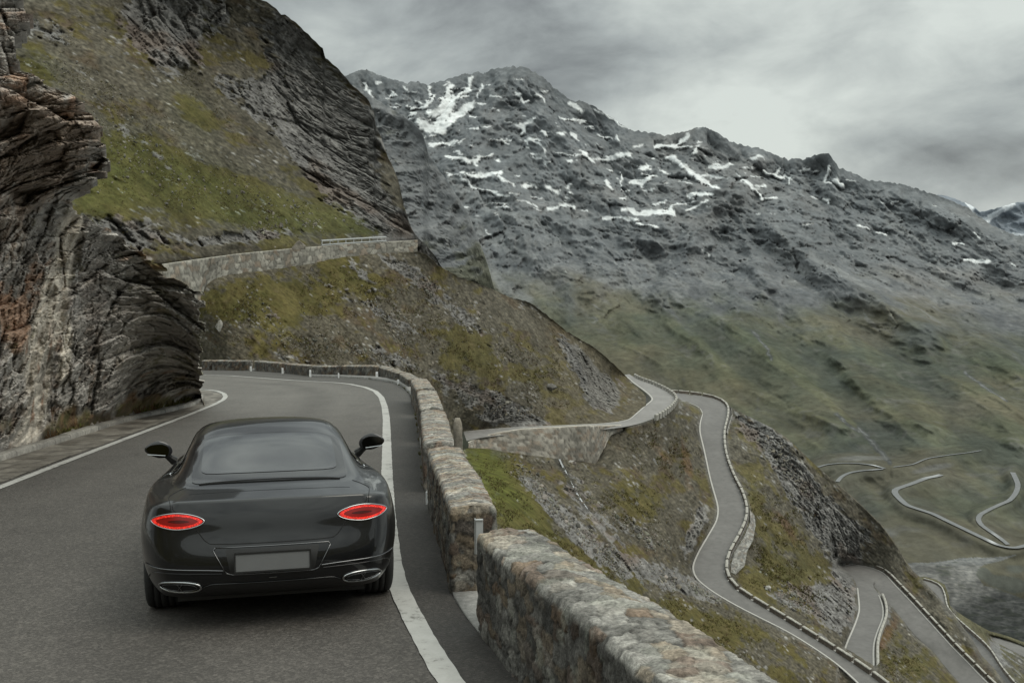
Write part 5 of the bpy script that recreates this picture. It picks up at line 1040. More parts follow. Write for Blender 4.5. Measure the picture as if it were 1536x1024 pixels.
moss = mix(GRASS*.9, HEATH, np.clip(.5+n3*1.4+n1, 0, 1)); moss = mix(moss, RUST*.8, sm(gn(P*2.2, 7), .1, .4)*.5); moss = mix(moss, GRASS2*1.0, sm(gn(P*1.6, 9), .15, .4)*.6); c = mix(c, moss, soil)
c = mix(c, GRASS*1.1, sm(N0[..., 2]*0+n2+n3*.5+.35*sm(U, 120, 300), .42, .6)*.6*(V > 300))
c = mix(c, c*.6, sm(-h, .12, .5)*.5*(1-soil)); fine = ridge(np.stack([P[..., 0]*.8, P[..., 1]*.8, sband*9+fbm(P*1.2, 3, 12)*2.], -1), 3, 77); c = c*(.93+.15*fine)[..., None]; c = c*(1-.15*sm(lay2, -.15, -.45)*(1-soil))[..., None]  # crevice shade painted by darkening the recessed rock colour
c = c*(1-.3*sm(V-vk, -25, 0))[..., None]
c = c*(1.3+.3*sm(U, 140, 220)*sm(V, 360, 400))[..., None]  # lower right lobe lightened in colour to offset its dim light
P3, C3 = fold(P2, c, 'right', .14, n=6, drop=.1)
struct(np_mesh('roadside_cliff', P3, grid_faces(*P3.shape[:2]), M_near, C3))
# loose blocks and scree: angular stones scattered over the slopes
ico = None
def rubble(name, zones, field, count, rpx, s, mat=None, colf=None, parent=None):
    global ico
    if ico is None:
        bm = bmesh.new(); bmesh.ops.create_icosphere(bm, subdivisions=1, radius=1); ico = (np.array([v.co[:] for v in bm.verts]), np.array([[v.index for v in f.verts] for f in bm.faces])); bm.free()
    V0, F0 = ico; g = np.random.default_rng(s); Vs = []; Fs = []; Cs = []; k = 0; tries = 0
    while k < count and tries < 40:
        tries += 1; zi = g.integers(0, len(zones), 4000); z = np.array(zones)[zi]; r_ = g.normal(size=(4000, 2))*.55
        an_ = np.radians(z[:, 4]); du = r_[:, 0]*z[:, 2]; dv_ = r_[:, 1]*z[:, 3]; u = z[:, 0]+du*np.cos(an_)-dv_*np.sin(an_); v = z[:, 1]+du*np.sin(an_)+dv_*np.cos(an_)
        ok = np.ones(4000, bool)
        if colf is not None: ok = colf(u, v)
        u, v = u[ok][:count-k], v[ok][:count-k]
        if not len(u): continue
        Yq = field(u, v); size = np.exp(g.normal(np.log(rpx), .55, len(u)))*Yq/F; size = np.minimum(size, rpx*4.2*Yq/F); Pq = W(u, v, Yq)
        for q_, sz in zip(Pq, size):
            A_ = g.normal(size=(3, 3)); Q, _ = np.linalg.qr(A_); sc = np.array([1, g.uniform(.55, .95), g.uniform(.35, .7)])*sz
            vv = V0*(1+g.normal(size=(12 if len(V0) == 12 else len(V0), 1))*.16)*sc
            vv = np.sign(vv)*np.minimum(np.abs(vv), sc*.78); Vs.append(vv@Q.T+q_+np.array([0, -.25*sz, .15*sz])); Fs.append(F0+k*len(V0)); b_ = g.uniform(.5, 1.25); Cs.append(np.tile(np.array([.175, .168, .155])*b_*np.array([g.uniform(.95, 1.1), 1, g.uniform(.85, 1)]), (len(V0), 1))); k += 1
    o = np_mesh(name, np.concatenate(Vs), np.concatenate(Fs), mat or M_mid, haze(np.concatenate(Cs), .04), smooth=False); o['kind'] = 'stuff'; return o
ins_e = lambda u, v: (v > np.interp(u, [a for a, b in ETOP], [b for a, b in ETOP])+6) & (road_fade(u, v, 2, 3)[0] > .9)
rubble('scree', [(830,760,70,9,42,0),(905,830,75,12,42,0),(985,862,80,14,24,0),(1050,885,50,7,25,0),(870,735,40,16,50,0),(960,800,60,16,30,0),(800,720,35,10,45,0),(1180,700,60,14,52,0),(1180,890,50,14,35,0)], FE, 2600, 1.5, 3, colf=ins_e)
ins_d = lambda u, v: (v > np.interp(u, [a for a, b in DTOP], [b for a, b in DTOP])+5) & (v < 630)
rubble('loose_stones', [(640,430,60,14,38,0),(570,465,60,16,30,0),(600,510,60,20,30,0),(450,510,70,20,10,0),(560,535,80,10,15,0),(760,610,60,14,12,0),(400,470,60,30,10,0),(720,500,60,30,40,0)], FD, 2000, 1.25, 4, colf=ins_d)
rubble('fallen_stones', [(250,270,110,45,30,0),(180,200,80,60,40,0),(400,300,110,25,20,0),(180,380,70,14,20,0),(420,340,100,8,-6,0),(120,120,80,50,30,0)], FC, 1500, 1.15, 5, colf=lambda u, v: (v > np.interp(u, [a for a, b in CC], [b for a, b in CC])+8) & (v < np.interp(u, [100,240,640], [372,388,350])))

# tufts of grass and heath: many small blades, one mesh per area
def tufts(name, pts, size, g, pal, blades=9, lean=.5):
    n = len(pts); B = np.repeat(pts, blades, 0); S = np.repeat(size, blades); a = g.uniform(0, 6.283, len(B)); r_ = g.uniform(0, .45, len(B))*S
    base = B+np.stack([np.cos(a)*r_, np.sin(a)*r_, -.08*S], -1); hgt = S*g.uniform(.5, 1.15, len(B)); ln = g.normal(0, lean, (len(B), 2))*S[:, None]*.5
    tip = base+np.stack([ln[:, 0]+np.cos(a)*r_*.8, ln[:, 1]+np.sin(a)*r_*.8, hgt], -1); wd = S*g.uniform(.04, .10, len(B)); b2 = g.uniform(0, 6.283, len(B)); sd_ = np.stack([np.cos(b2)*wd, np.sin(b2)*wd, 0*wd], -1)
    midp = base*.45+tip*.55+np.stack([0*wd, 0*wd, .12*S], -1)
    Vv = np.stack([base-sd_, base+sd_, midp+sd_*.7, midp-sd_*.7, tip], 1).reshape(-1, 3); k = np.arange(len(B))*5
    Fq = np.concatenate([np.stack([k, k+1, k+2], 1), np.stack([k, k+2, k+3], 1), np.stack([k+3, k+2, k+4], 1)])
    cb = np.array(pal)[g.integers(0, len(pal), n)]; cb = np.repeat(cb, blades, 0)*g.uniform(.6, 1.3, (len(B), 1)); cc = np.repeat(cb, 5, 0).reshape(-1, 5, 3)*np.array([.5, .5, 1, 1, 1.25])[None, :, None]
    o = np_mesh(name, Vv, Fq, M_turf, cc, smooth=False); o['kind'] = 'stuff'; return o
M_turf = ground_mat('grass_blades', ((2., 3),), var=.2, bump=0, rough=.9, spec=.1)
g = np.random.default_rng(5)
# along the foot of the rock face
t_ = g.uniform(0, 1, 420); kk = kl[(60+t_*620).astype(int)]; dd_ = np.stack([-np.ones(420), 0*t_+.35, 0*t_], -1); off_ = (.30+g.gamma(1.3, .22, 420)); pts = kk+dd_*off_[:, None]; pts[:, 2] = zroad(pts[:, 0], pts[:, 1])+.02+.5*np.maximum(off_-.5, 0)
keep_ = gn(pts*.35, 9) > -.12; tufts('verge_grass', pts[keep_], g.uniform(.06, .26, keep_.sum()), g, [(.10, .10, .03), (.13, .11, .05), (.08, .09, .02), (.12, .075, .04)], 22)
t_ = g.uniform(0, 1, 130); kk = Rq[(300+t_*1100).astype(int)]; pts = kk-np.array([.02, 0, 0]); pts[:, 2] = zroad(pts[:, 0], pts[:, 1]); tufts('joint_weeds', pts, g.uniform(.02, .07, 130), g, [(.10, .10, .03), (.13, .11, .05)], 10)
def scatter(zones, n, ok, field, s):
    g_ = np.random.default_rng(s); z = np.array(zones); w_ = z[:, 2]*z[:, 3]; zi = g_.choice(len(z), n*3, p=w_/w_.sum()); z = z[zi]; r_ = g_.normal(size=(n*3, 2))*.6; an_ = np.radians(z[:, 4]); a = r_[:, 0]*z[:, 2]; b_ = r_[:, 1]*z[:, 3]
    u = z[:, 0]+a*np.cos(an_)-b_*np.sin(an_); v = z[:, 1]+a*np.sin(an_)+b_*np.cos(an_); cl_ = fbm(np.stack([u/30, v/18, 0*u], -1), 3, s) > -.05; m_ = ok(u, v) & cl_; u, v = u[m_][:n], v[m_][:n]; return W(u, v, field(u, v)*.9985), field(u, v)
PG = [(.075, .078, .018), (.10, .092, .03), (.115, .095, .04), (.06, .055, .022), (.085, .055, .03)]
ptE, yE = scatter([(745,730,50,50,45),(800,800,60,25,40),(900,860,90,25,35),(1050,940,110,30,25),(1150,800,60,60,50),(1000,680,50,30,20),(1180,870,60,30,30),(1350,990,30,30,40),(940,760,50,30,30)], 9000, ins_e, FE, 31)
tufts('slope_tussocks', ptE, np.random.default_rng(1).uniform(1.2, 3.6, len(ptE))*yE/F*1.15, g, PG, 6, lean=.9)
ptD, yD = scatter([(400,460,110,40,0),(560,450,90,40,20),(450,520,120,25,5),(700,520,90,45,38),(600,560,70,25,15),(820,570,60,40,35)], 7000, ins_d, FD, 32)
tufts('heath_tussocks', ptD, np.random.default_rng(2).uniform(1.0, 3.2, len(ptD))*yD/F*1.1, g, PG[:2]+PG[3:]*2, 6, lean=.9)
ptC, yC = scatter([(200,260,110,60,27),(330,290,120,40,20),(430,320,130,20,10),(150,130,110,50,30),(320,150,90,60,35)], 6000, lambda u, v: (v > np.interp(u, [a for a, b in CC], [b for a, b in CC])+8) & (v < np.interp(u, [100,240,640], [372,388,350])), FC, 33)
tufts('high_tussocks', ptC, np.random.default_rng(3).uniform(1.0, 2.6, len(ptC))*yC/F, g, PG, 6, lean=.9)
# fallen rock at the foot of the face
t_ = g.uniform(0, 1, 170); kk = kl[(80+t_*600).astype(int)]; off_ = .30+g.gamma(1.2, .16, 170); pk = kk+np.array([-1, .35, 0])*off_[:, None]; pk[:, 2] = zroad(pk[:, 0], pk[:, 1])+.02
V0, F0 = ico; Vs = []; Cs = []
for q_ in pk:
    Q, _ = np.linalg.qr(g.normal(size=(3, 3))); sz = np.exp(g.normal(-2.9, .55)); vv = V0*(1+g.normal(size=(len(V0), 1))*.15)*np.array([1, g.uniform(.5, .9), g.uniform(.35, .7)])*sz; Vs.append(vv@Q.T+q_); Cs.append(np.tile(np.array([.20, .18, .155])*g.uniform(.5, 1.2), (len(V0), 1)))
o = np_mesh('roadside_debris', np.concatenate(Vs), np.concatenate([F0+k*len(V0) for k in range(len(pk))]), M_near, np.concatenate(Cs), smooth=False); o['kind'] = 'stuff'
# single boulders one can pick out
def boulder(u, v, wpx, hpx, field, lab, seed, col=(.24, .235, .22), tilt=0.):
    bm = bmesh.new(); bmesh.ops.create_icosphere(bm, subdivisions=4, radius=1); q = np.array([x.co[:] for x in bm.verts]); fs_ = np.array([[x.index for x in f.verts] for f in bm.faces]); bm.free()
    Y_ = float(field(u, v)); r_ = np.random.default_rng(seed)
    for k in range(11):
        d_ = r_.normal(size=3); d_ /= np.linalg.norm(d_); c_ = r_.uniform(.45, .85); ex_ = np.maximum(q@d_-c_, 0); q = q-d_*ex_[:, None]
    q = q*np.array([wpx, wpx*.8, hpx])*Y_/F/2/.8; q = q+gn(q/(wpx*Y_/F*.3), seed)[:, None]*wpx*Y_/F*.04; ct_, st_ = math.cos(tilt), math.sin(tilt); q = q@np.array([[ct_, 0, st_], [0, 1, 0], [-st_, 0, ct_]])
    q = q+W(u, v, Y_); c = np.array(col)*(1+.6*fbm(q/(wpx*Y_/F*.25), 4, seed))[:, None]; tag(np_mesh('boulder', q, fs_, M_mid, c, smooth=False), lab, 'boulder')
boulder(329, 489, 9, 19, FD, 'pale leaning slab of rock on the slope just right of the cliff corner', 3, (.27, .26, .235), -.5)
boulder(1152, 883, 9, 9, FE, 'pale boulder in the grass just right of the S-bend parapet', 5, (.33, .32, .30))
boulder(1131, 858, 6, 5, FE, 'small white rock beside the foot of the pale retaining wall', 6, (.40, .40, .38))
boulder(826, 582, 16, 11, FD, 'dark boulder in the grass above the link road', 8, (.13, .125, .115))
boulder(1095, 735, 3, 2, FE, 'x', 9) if 0 else None
boulder(912, 602, 8, 5, FD, 'dark rock lying on the grey scree above the link road bend', 10, (.10, .10, .095))
boulder(856, 693, 11, 8, FE, 'pale rock at the head of the stream below the stone retaining wall', 11, (.36, .35, .33))
# ================================================================== the car
M_car, nt, b = newmat('graphite_car_paint'); b.inputs['Base Color'].default_value = (.008, .0084, .0092, 1); b.inputs['Metallic'].default_value = .35; b.inputs['Roughness'].default_value = .30; b.inputs['Coat Weight'].default_value = .75; b.inputs['Coat Roughness'].default_value = .04; b.inputs['Specular IOR Level'].default_value = .25
tc = node(nt, 'ShaderNodeTexCoord'); n_ = node(nt, 'ShaderNodeTexNoise', Scale=3., Detail=5); nt.links.new(tc.outputs['Object'], n_.inputs['Vector'])
mr = node(nt, 'ShaderNodeMapRange'); nt.links.new(n_.outputs['Fac'], mr.inputs['Value']); mr.inputs['To Min'].default_value = .26; mr.inputs['To Max'].default_value = .38; nt.links.new(mr.outputs[0], b.inputs['Roughness'])
M_glass = flat_mat('tinted_glass', (.022, .024, .027), rough=.06, spec=.6, coat=.2)
M_band = flat_mat('glass_border', (.012, .012, .013), rough=.09, spec=.7)
M_black = flat_mat('black_plastic', (.012, .012, .012), rough=.45, noise=20, var=.15)
M_gap = flat_mat('shut_line', (.003, .003, .003), rough=.9)
M_chrome = flat_mat('bright_trim', (.42, .43, .44), rough=.16, metal=1.)
M_dchrome = flat_mat('dark_trim', (.16, .16, .165), rough=.22, metal=1.)
M_tyre = flat_mat('tyre_rubber', (.018, .018, .018), rough=.85, noise=30, var=.2)
M_rim = flat_mat('wheel_alloy', (.10, .10, .105), rough=.3, metal=.9)
M_plate = flat_mat('number_plate', (.13, .133, .135), rough=.5, noise=4, var=.1)
def emis(name, col, st, base):
    m, nt, b = newmat(name); b.inputs['Base Color'].default_value = (*base, 1); b.inputs['Emission Color'].default_value = (*col, 1); b.inputs['Emission Strength'].default_value = st; b.inputs['Roughness'].default_value = .2
    return m, nt, b
M_red, nt, b = emis('red_lamp_ring', (1, .04, .02), .8, (.35, .01, .01))
tc = node(nt, 'ShaderNodeTexCoord'); vo = node(nt, 'ShaderNodeTexVoronoi', Scale=95.); nt.links.new(tc.outputs['Object'], vo.inputs['Vector'])
mr = node(nt, 'ShaderNodeMapRange'); nt.links.new(vo.outputs['Distance'], mr.inputs['Value']); mr.inputs['From Max'].default_value = .6; mr.inputs['To Min'].default_value = 1.35; mr.inputs['To Max'].default_value = .30; nt.links.new(mr.outputs[0], b.inputs['Emission Strength'])
M_redin, nt, b = emis('red_lamp_lens', (.9, .02, .012), .12, (.10, .006, .006))
M_reddk, nt, b = emis('dark_lamp_core', (.5, .01, .01), .06, (.03, .004, .004))

car = empty('sports_coupe'); T_ = Matrix.Identity(4)
for i in range(3):
    for j in range(3): T_[i][j] = MC[i][j]
org = MC @ (-CPOS); T_.translation = Vector(org); car.matrix_world = T_
tag(car, 'dark grey two-door coupe with lit red oval tail lamps driving away in the left lane', 'car')

ROWZ = [.23, .34, .48, .615, .72, .84, .965]
REARY = [.20, .055, .0, .035, .075, .095, .145]
XI = [0, .30, .57, .72, .82, .93]; PLAN = [0, .012, .055, .11, .185, .40]
ROWW = [.87, .95, 1.0, 1.015, 1.02, 1.00, .955]
SY = [.40, .66, .98, 1.36, 1.75, 2.3, 2.85, 3.6, 4.2, 4.62]
CY = [.145, .42, .74, 1.20, 1.68, 2.3, 2.85, 3.60, 4.22, 4.76]
TX = [(.30,.57,.72,.82,.898),(.30,.56,.69,.79,.93),(.30,.57,.69,.775,.948),(.30,.56,.675,.768,.945),(.29,.55,.665,.76,.922),(.29,.53,.645,.765,.895),(.29,.53,.645,.775,.88),(.30,.56,.70,.79,.875),(.3,.56,.69,.78,.87),(.28,.5,.62,.70,.78)]
TZ = [(.965,.963,.960,.955,.945,.905),(.992,.988,.98,.972,.965,.935),(1.02,1.017,1.005,.99,.972,.955),(1.175,1.17,1.15,1.105,.982,.965),(1.315,1.31,1.285,1.225,.982,.958),(1.395,1.388,1.362,1.29,.972,.945),(1.35,1.343,1.315,1.245,.958,.93),(.99,.985,.975,.965,.95,.92),(.905,.90,.895,.885,.875,.85),(.74,.735,.73,.72,.71,.69)]
SW = { # side half-width per station for rows 0..5
 0: (.81,.885,.93,.945,.95,.93), 1: (.86,.93,.965,.978,.980,.962), 2: (.90,.955,.978,.988,.990,.972), 3: (.90,.945,.965,.975,.975,.958), 4: (.90,.935,.95,.955,.952,.93), 5: (.90,.935,.945,.945,.935,.91), 6: (.90,.935,.945,.945,.935,.905), 7: (.90,.945,.96,.965,.955,.92), 8: (.88,.93,.95,.955,.945,.905), 9: (.78,.83,.86,.86,.85,.82)}
def cagev():
    D = {}
    for k in range(10):
        for i in range(-5, 6):
            a = abs(i); s = -1 if i < 0 else 1; x = 0 if a == 0 else TX[k][a-1]; y = CY[k]+(SY[k]-CY[k])*(PLAN[a]/PLAN[5]); D['t', k, i] = (s*x, y, TZ[k][a])
    for r in range(6):
        for i in range(-5, 6):
            a = abs(i); s = -1 if i < 0 else 1
            x = XI[a]*ROWW[r] if a < 5 else SW[0][r]; y = REARY[r]+PLAN[a]*(SY[0]-REARY[r])/PLAN[5]
            D['r', r, i] = (s*x, y, ROWZ[r]+(0 if a < 3 else (-.012 if r > 2 else 0)))
            yf = 4.85-[.25,.10,.04,.0,.03,.05][r]; xs = (0, .28, .52, .64, .74, SW[9][r])[a]; D['f', r, i] = (s*xs, yf-PLAN[a]*.55, [.22,.3,.42,.54,.62,.68][r])
        for k in range(1, 9):
            top = TZ[k][5]; z = [.21, .31, .45, .59, .71, .83][r]; z = z+(top-.95)*r/7
            for s in (-1, 1): D['s', k, r, s] = (s*SW[k][r], SY[k]+(0 if r > 1 else 0), z)
    return D
D_ = cagev(); bm = bmesh.new(); VV = {k: bm.verts.new(p) for k, p in D_.items()}
def g_t(k, i): return VV['t', k, i]
def g_r(r, i): return VV['r', r, i] if r < 6 else VV['t', 0, i]
def g_f(r, i): return VV['f', r, i] if r < 6 else VV['t', 9, i]
def g_s(k, r, s):
    if r == 6: return VV['t', k, 5*s]
    if k == 0: return VV['r', r, 5*s]
    if k == 9: return VV['f', r, 5*s]
    return VV['s', k, r, s]
for k in range(9):
    for i in range(-5, 5): bm.faces.new((g_t(k, i), g_t(k, i+1), g_t(k+1, i+1), g_t(k+1, i)))
for r in range(6):
    for i in range(-5, 5):
        bm.faces.new((g_r(r, i), g_r(r, i+1), g_r(r+1, i+1), g_r(r+1, i))); bm.faces.new((g_f(r, i), g_f(r+1, i), g_f(r+1, i+1), g_f(r, i+1)))
    for k in range(9):
        bm.faces.new((g_s(k, r, 1), g_s(k+1, r, 1), g_s(k+1, r+1, 1), g_s(k, r+1, 1))); bm.faces.new((g_s(k, r, -1), g_s(k, r+1, -1), g_s(k+1, r+1, -1), g_s(k+1, r, -1)))
UB_ = {}
for k in range(10):
    for i in range(-5, 6):
        if k == 0: UB_[k, i] = g_r(0, i)
        elif k == 9: UB_[k, i] = g_f(0, i)
        elif abs(i) == 5: UB_[k, i] = g_s(k, 0, 1 if i > 0 else -1)
        else: UB_[k, i] = bm.verts.new((XI[abs(i)]*(1 if i > 0 else -1)*.95, SY[k], .19))
for k in range(9):
    for i in range(-5, 5): bm.faces.new((UB_[k, i], UB_[k+1, i], UB_[k+1, i+1], UB_[k, i+1]))
bmesh.ops.recalc_face_normals(bm, faces=bm.faces[:])
cl = bm.edges.layers.float.new('crease_edge')
def crease(a, b_, w_):
    e = bm.edges.get((a, b_))
    if e: e[cl] = w_
for i in range(-5, 5): crease(g_t(0, i), g_t(0, i+1), .62 if abs(i+.5) < 3 else .35)
for i in range(-5, 5): crease(g_r(1, i), g_r(1, i+1), .35)
for s in (-1, 1):
    for k in range(1, 7): crease(g_t(k, 5*s), g_t(k+1, 5*s), .30)
    for k in range(2, 7): crease(g_t(k, 3*s), g_t(k+1, 3*s), .15)
me = bpy.data.meshes.new('tmp'); bm.to_mesh(me); bm.free(); tmp = bpy.data.objects.new('tmp', me); C.objects.link(tmp)
ss = tmp.modifiers.new('s', 'SUBSURF'); ss.levels = 4; ss.render_levels = 4
dg = bpy.context.evaluated_depsgraph_get(); smooth_me = bpy.data.meshes.new_from_object(tmp.evaluated_get(dg))
bm = bmesh.new(); bm.from_mesh(smooth_me); bvh = BVHTree.FromBMesh(bm); bm.free()
# wheel arches
WH = [(-.83, 1.06), (.83, 1.06), (-.82, 3.92), (.82, 3.92)]; TR = .345
base_o = bpy.data.objects.new('tmp2', smooth_me); C.objects.link(base_o); cut = []
for s, y in ((-1, 1.06), (1, 1.06), (-1, 3.92), (1, 3.92)):
    b2 = bmesh.new(); bmesh.ops.create_cone(b2, cap_ends=True, segments=64, radius1=.395, radius2=.395, depth=.62, matrix=Matrix.Translation((s*.93, y, .35)) @ Matrix.Rotation(math.pi/2, 4, 'Y'))
    mm = bpy.data.meshes.new('c'); b2.to_mesh(mm); b2.free(); oc = bpy.data.objects.new('c', mm); C.objects.link(oc); cut.append(oc)
    md = base_o.modifiers.new('b', 'BOOLEAN'); md.operation = 'DIFFERENCE'; md.object = oc; md.solver = 'FAST'
dg = bpy.context.evaluated_depsgraph_get(); body_me = bpy.data.meshes.new_from_object(base_o.evaluated_get(dg))
for o in cut+[base_o, tmp]: bpy.data.objects.remove(o)
body_me.materials.clear(); body_me.materials.append(M_car); body_me.materials.append(M_black)
for p in body_me.polygons:
    p.use_smooth = True; c_ = p.center; r_ = min(math.hypot(c_.y-y, c_.z-.35) for y in (1.06, 3.92))
    p.material_index = 1 if (r_ < .385 and .5 < abs(c_.x)) or (abs(c_.x) < .66 and r_ < .4) or c_.z < .205 else 0
body = bpy.data.objects.new('body', body_me); C.objects.link(body); body.parent = car
def cast(o, d):
    h = bvh.ray_cast(Vector(o), Vector(d)); return (h[0], h[1]) if h[0] is not None else (None, None)
def onb(kind, a, b_, off=.004):
    if kind == 'rear': p, nn = cast((a, -2, b_), (0, 1, 0))
    elif kind == 'top': p, nn = cast((a, b_, 4), (0, 0, -1))
    elif kind == 'left': p, nn = cast((-3, a, b_), (1, 0, 0))
    else: p, nn = cast((3, a, b_), (-1, 0, 0))
    if p is None: return None
    if nn.dot(Vector({'rear': (0, -1, 0), 'top': (0, 0, 1), 'left': (-1, 0, 0), 'right': (1, 0, 0)}[kind])) < 0: nn = -nn
    return p+nn*off
def skin(name, kind, f, nu_, nv_, mat, parent, off=.004):
    """patch laid on the body: f(s,t) gives the outline coordinates"""
    bm = bmesh.new(); G = []
    for j in range(nv_+1):
        row = []
        for i in range(nu_+1):
            a, b_ = f(i/nu_, j/nv_); p = onb(kind, a, b_, off); row.append(bm.verts.new(p) if p is not None else None)
        G.append(row)
    for j in range(nv_):
        for i in range(nu_):
            q = (G[j][i], G[j][i+1], G[j+1][i+1], G[j+1][i])
            if None in q: continue
            bm.faces.new(q)
    bmesh.ops.remove_doubles(bm, verts=bm.verts[:], dist=1e-5); bmesh.ops.recalc_face_normals(bm, faces=bm.faces[:])
    return bm_obj(name, bm, mat, parent, smooth=True)
def trim(name, kind, pts, r, mat, parent, off=.002, sub=6, k=6, closed=False):
    P_ = [Vector((a, b_, 0)) for a, b_ in pts]; 
    if closed: P_.append(P_[0])
    q = []
    for a, b_ in zip(P_[:-1], P_[1:]):
        for j in range(sub): q.append(a.lerp(b_, j/sub))
    q.append(P_[-1]); W_ = [onb(kind, v.x, v.y, off) for v in q]; W_ = [p for p in W_ if p is not None]
    bm = bmesh.new(); tube_pts(bm, W_, r, k=k); return bm_obj(name, bm, mat, parent, smooth=True)
def superell(a, b_, n, cx=0, cz=0, m=48):
    return [(cx+a*math.copysign(abs(math.cos(t))**(2/n), math.cos(t)), cz+b_*math.copysign(abs(math.sin(t))**(2/n), math.sin(t))) for t in [6.28318*j/m for j in range(m)]]
def curvy(pts, n=8):
    """Catmull-Rom through the points"""
    p = [pts[0]]+list(pts)+[pts[-1]]; o = []
    for a, b_, c_, d_ in zip(p, p[1:], p[2:], p[3:]):
        for j in range(n):
            t = j/n; o.append(tuple(.5*((2*b_[i])+(-a[i]+c_[i])*t+(2*a[i]-5*b_[i]+4*c_[i]-d_[i])*t*t+(-a[i]+3*b_[i]-3*c_[i]+d_[i])*t**3) for i in (0, 1)))
    o.append(pts[-1]); return o
# rear window: dark frame, glass with its printed border
wy0, wy1 = .66, 1.70
def winf(sx, top=1., bot=0.):
    def f(s, t):
        y = wy0+bot+(wy1-wy0-bot-top)*t; tt2 = (y-wy0)/(wy1-wy0); hw = (.600+.03*tt2-.035*tt2*tt2)*sx; k = (2*s-1)
        cr = .13*sx; dy = min(y-(wy0+bot), (wy1-top)-y); 
        if dy < cr: hw -= cr*(1-math.sqrt(max(0, 1-((cr-dy)/cr)**2)))
        return k*hw, y+.05*(1-k*k)*0+(.035*(k*k)*(.2+.8*(1-t)))*1.
    return f
rw = skin('rear_window', 'top', winf(1., 0, 0), 40, 28, M_band, car, .004)
skin('glass', 'top', winf(.885, .055, .19), 36, 24, M_glass, rw, .0075)
bd = [winf(1.)(s, 0) for s in np.linspace(0, 1, 20)]+[winf(1.)(1, t) for t in np.linspace(0, 1, 24)]+[winf(1.)(s, 1) for s in np.linspace(1, 0, 20)]+[winf(1.)(0, t) for t in np.linspace(1, 0, 24)]
trim('window_seal', 'top', bd, .0065, M_gap, rw, .003, sub=2, closed=True)
# boot lid shut line and character lines
for s in (-1, 1):
    trim('shut_line', 'top', curvy([(s*.64, .68), (s*.70, .60), (s*.745, .45), (s*.735, .30), (s*.72, .20)]), .0028, M_gap, car, .0005)
trim('shut_line', 'rear', curvy([(-.71, .93), (-.70, .90), (-.66, .875)]), .003, M_gap, car, .0005)
trim('shut_line', 'rear', curvy([(.71, .93), (.70, .90), (.66, .875)]), .003, M_gap, car, .0005)
trim('shut_line', 'rear', curvy([(-.55, .79), (-.51, .725), (-.46, .672), (-.38, .658), (0, .655), (.38, .658), (.46, .672), (.51, .725), (.55, .79)]), .003, M_gap, car, .0005)
trim('shut_line', 'top', [(-.60, .43), (-.3, .405), (0, .40), (.3, .405), (.60, .43)], .0016, M_gap, car, .0003)
# tail lamps
for s in (-1, 1):
    cx, cz = s*.672, .820; A_, B_ = .186, .053
    def lens(sc, n=1.7, ax=1.): return [(cx+(x)*1., cz+z-.10*s*x*0) for x, z in superell(A_*sc*ax, B_*sc, n)]
    def disc(ox, oz, ax_, bz, n=1.7):
        def f(u_, v_):
            t = 6.28318*u_; return ox+ax_*v_*math.copysign(abs(math.cos(t))**(2/n), math.cos(t)), oz+bz*v_*math.copysign(abs(math.sin(t))**(2/n), math.sin(t))
        return f
    def ringf(r0, r1):
        def f(u_, v_):
            k = r0+(r1-r0)*v_; return disc(cx, cz, A_*k if k > .9 else A_*(k**.55), B_*k)(u_, 1)
        return f
    lp = skin('tail_lamp', 'rear', disc(cx, cz, A_*.80, B_*.62), 48, 6, M_redin, car, .006)
    skin('lamp_core', 'rear', disc(cx+s*-.01, cz, A_*.42, B_*.22), 36, 4, M_reddk, lp, .0085)
    skin('light_ring', 'rear', ringf(.66, .97), 64, 4, M_red, lp, .010)
    trim('lamp_bezel', 'rear', disc and [disc(cx, cz, A_*1.03, B_*1.08)(t, 1) for t in np.linspace(0, 1, 60)[:-1]], .0052, M_chrome, lp, .004, sub=2, closed=True)
# number plate recess and its bright outline
PO = [(-.405, .632), (.405, .632), (.42, .612), (.33, .452), (.29, .438), (-.29, .438), (-.33, .452), (-.42, .612)]
def trap(x0, x1, z0, z1):
    def f(s, t): z = z0+(z1-z0)*t; hw = x0+(x1-x0)*t; return (2*s-1)*hw, z
    return f
pr = skin('plate_recess', 'rear', trap(.30, .412, .444, .626), 30, 10, M_car, car, .002)
skin('recess_shadow', 'rear', trap(.30, .335, .444, .619), 24, 8, M_black, pr, .0045)
trim('recess_trim', 'rear', PO, .0042, M_dchrome, pr, .004, sub=5, closed=True)
bm = bmesh.new(); boxm(bm, (0, -.022, .532), (.262, 0, 0), (0, .006, 0), (0, 0, .064)); bmesh.ops.bevel(bm, geom=bm.edges[:], offset=.004, segments=2); npl = bm_obj('number_plate', bm, M_plate, car)
bm = bmesh.new()
for c_, a_, d_ in (((0, -.024, .600), (.272, 0, 0), (0, 0, .006)), ((0, -.024, .464), (.272, 0, 0), (0, 0, .006)), ((-.268, -.024, .532), (.006, 0, 0), (0, 0, .062)), ((.268, -.024, .532), (.006, 0, 0), (0, 0, .062))): boxm(bm, c_, a_, (0, .009, 0), d_)
bm_obj('plate_frame', bm, M_black, npl)
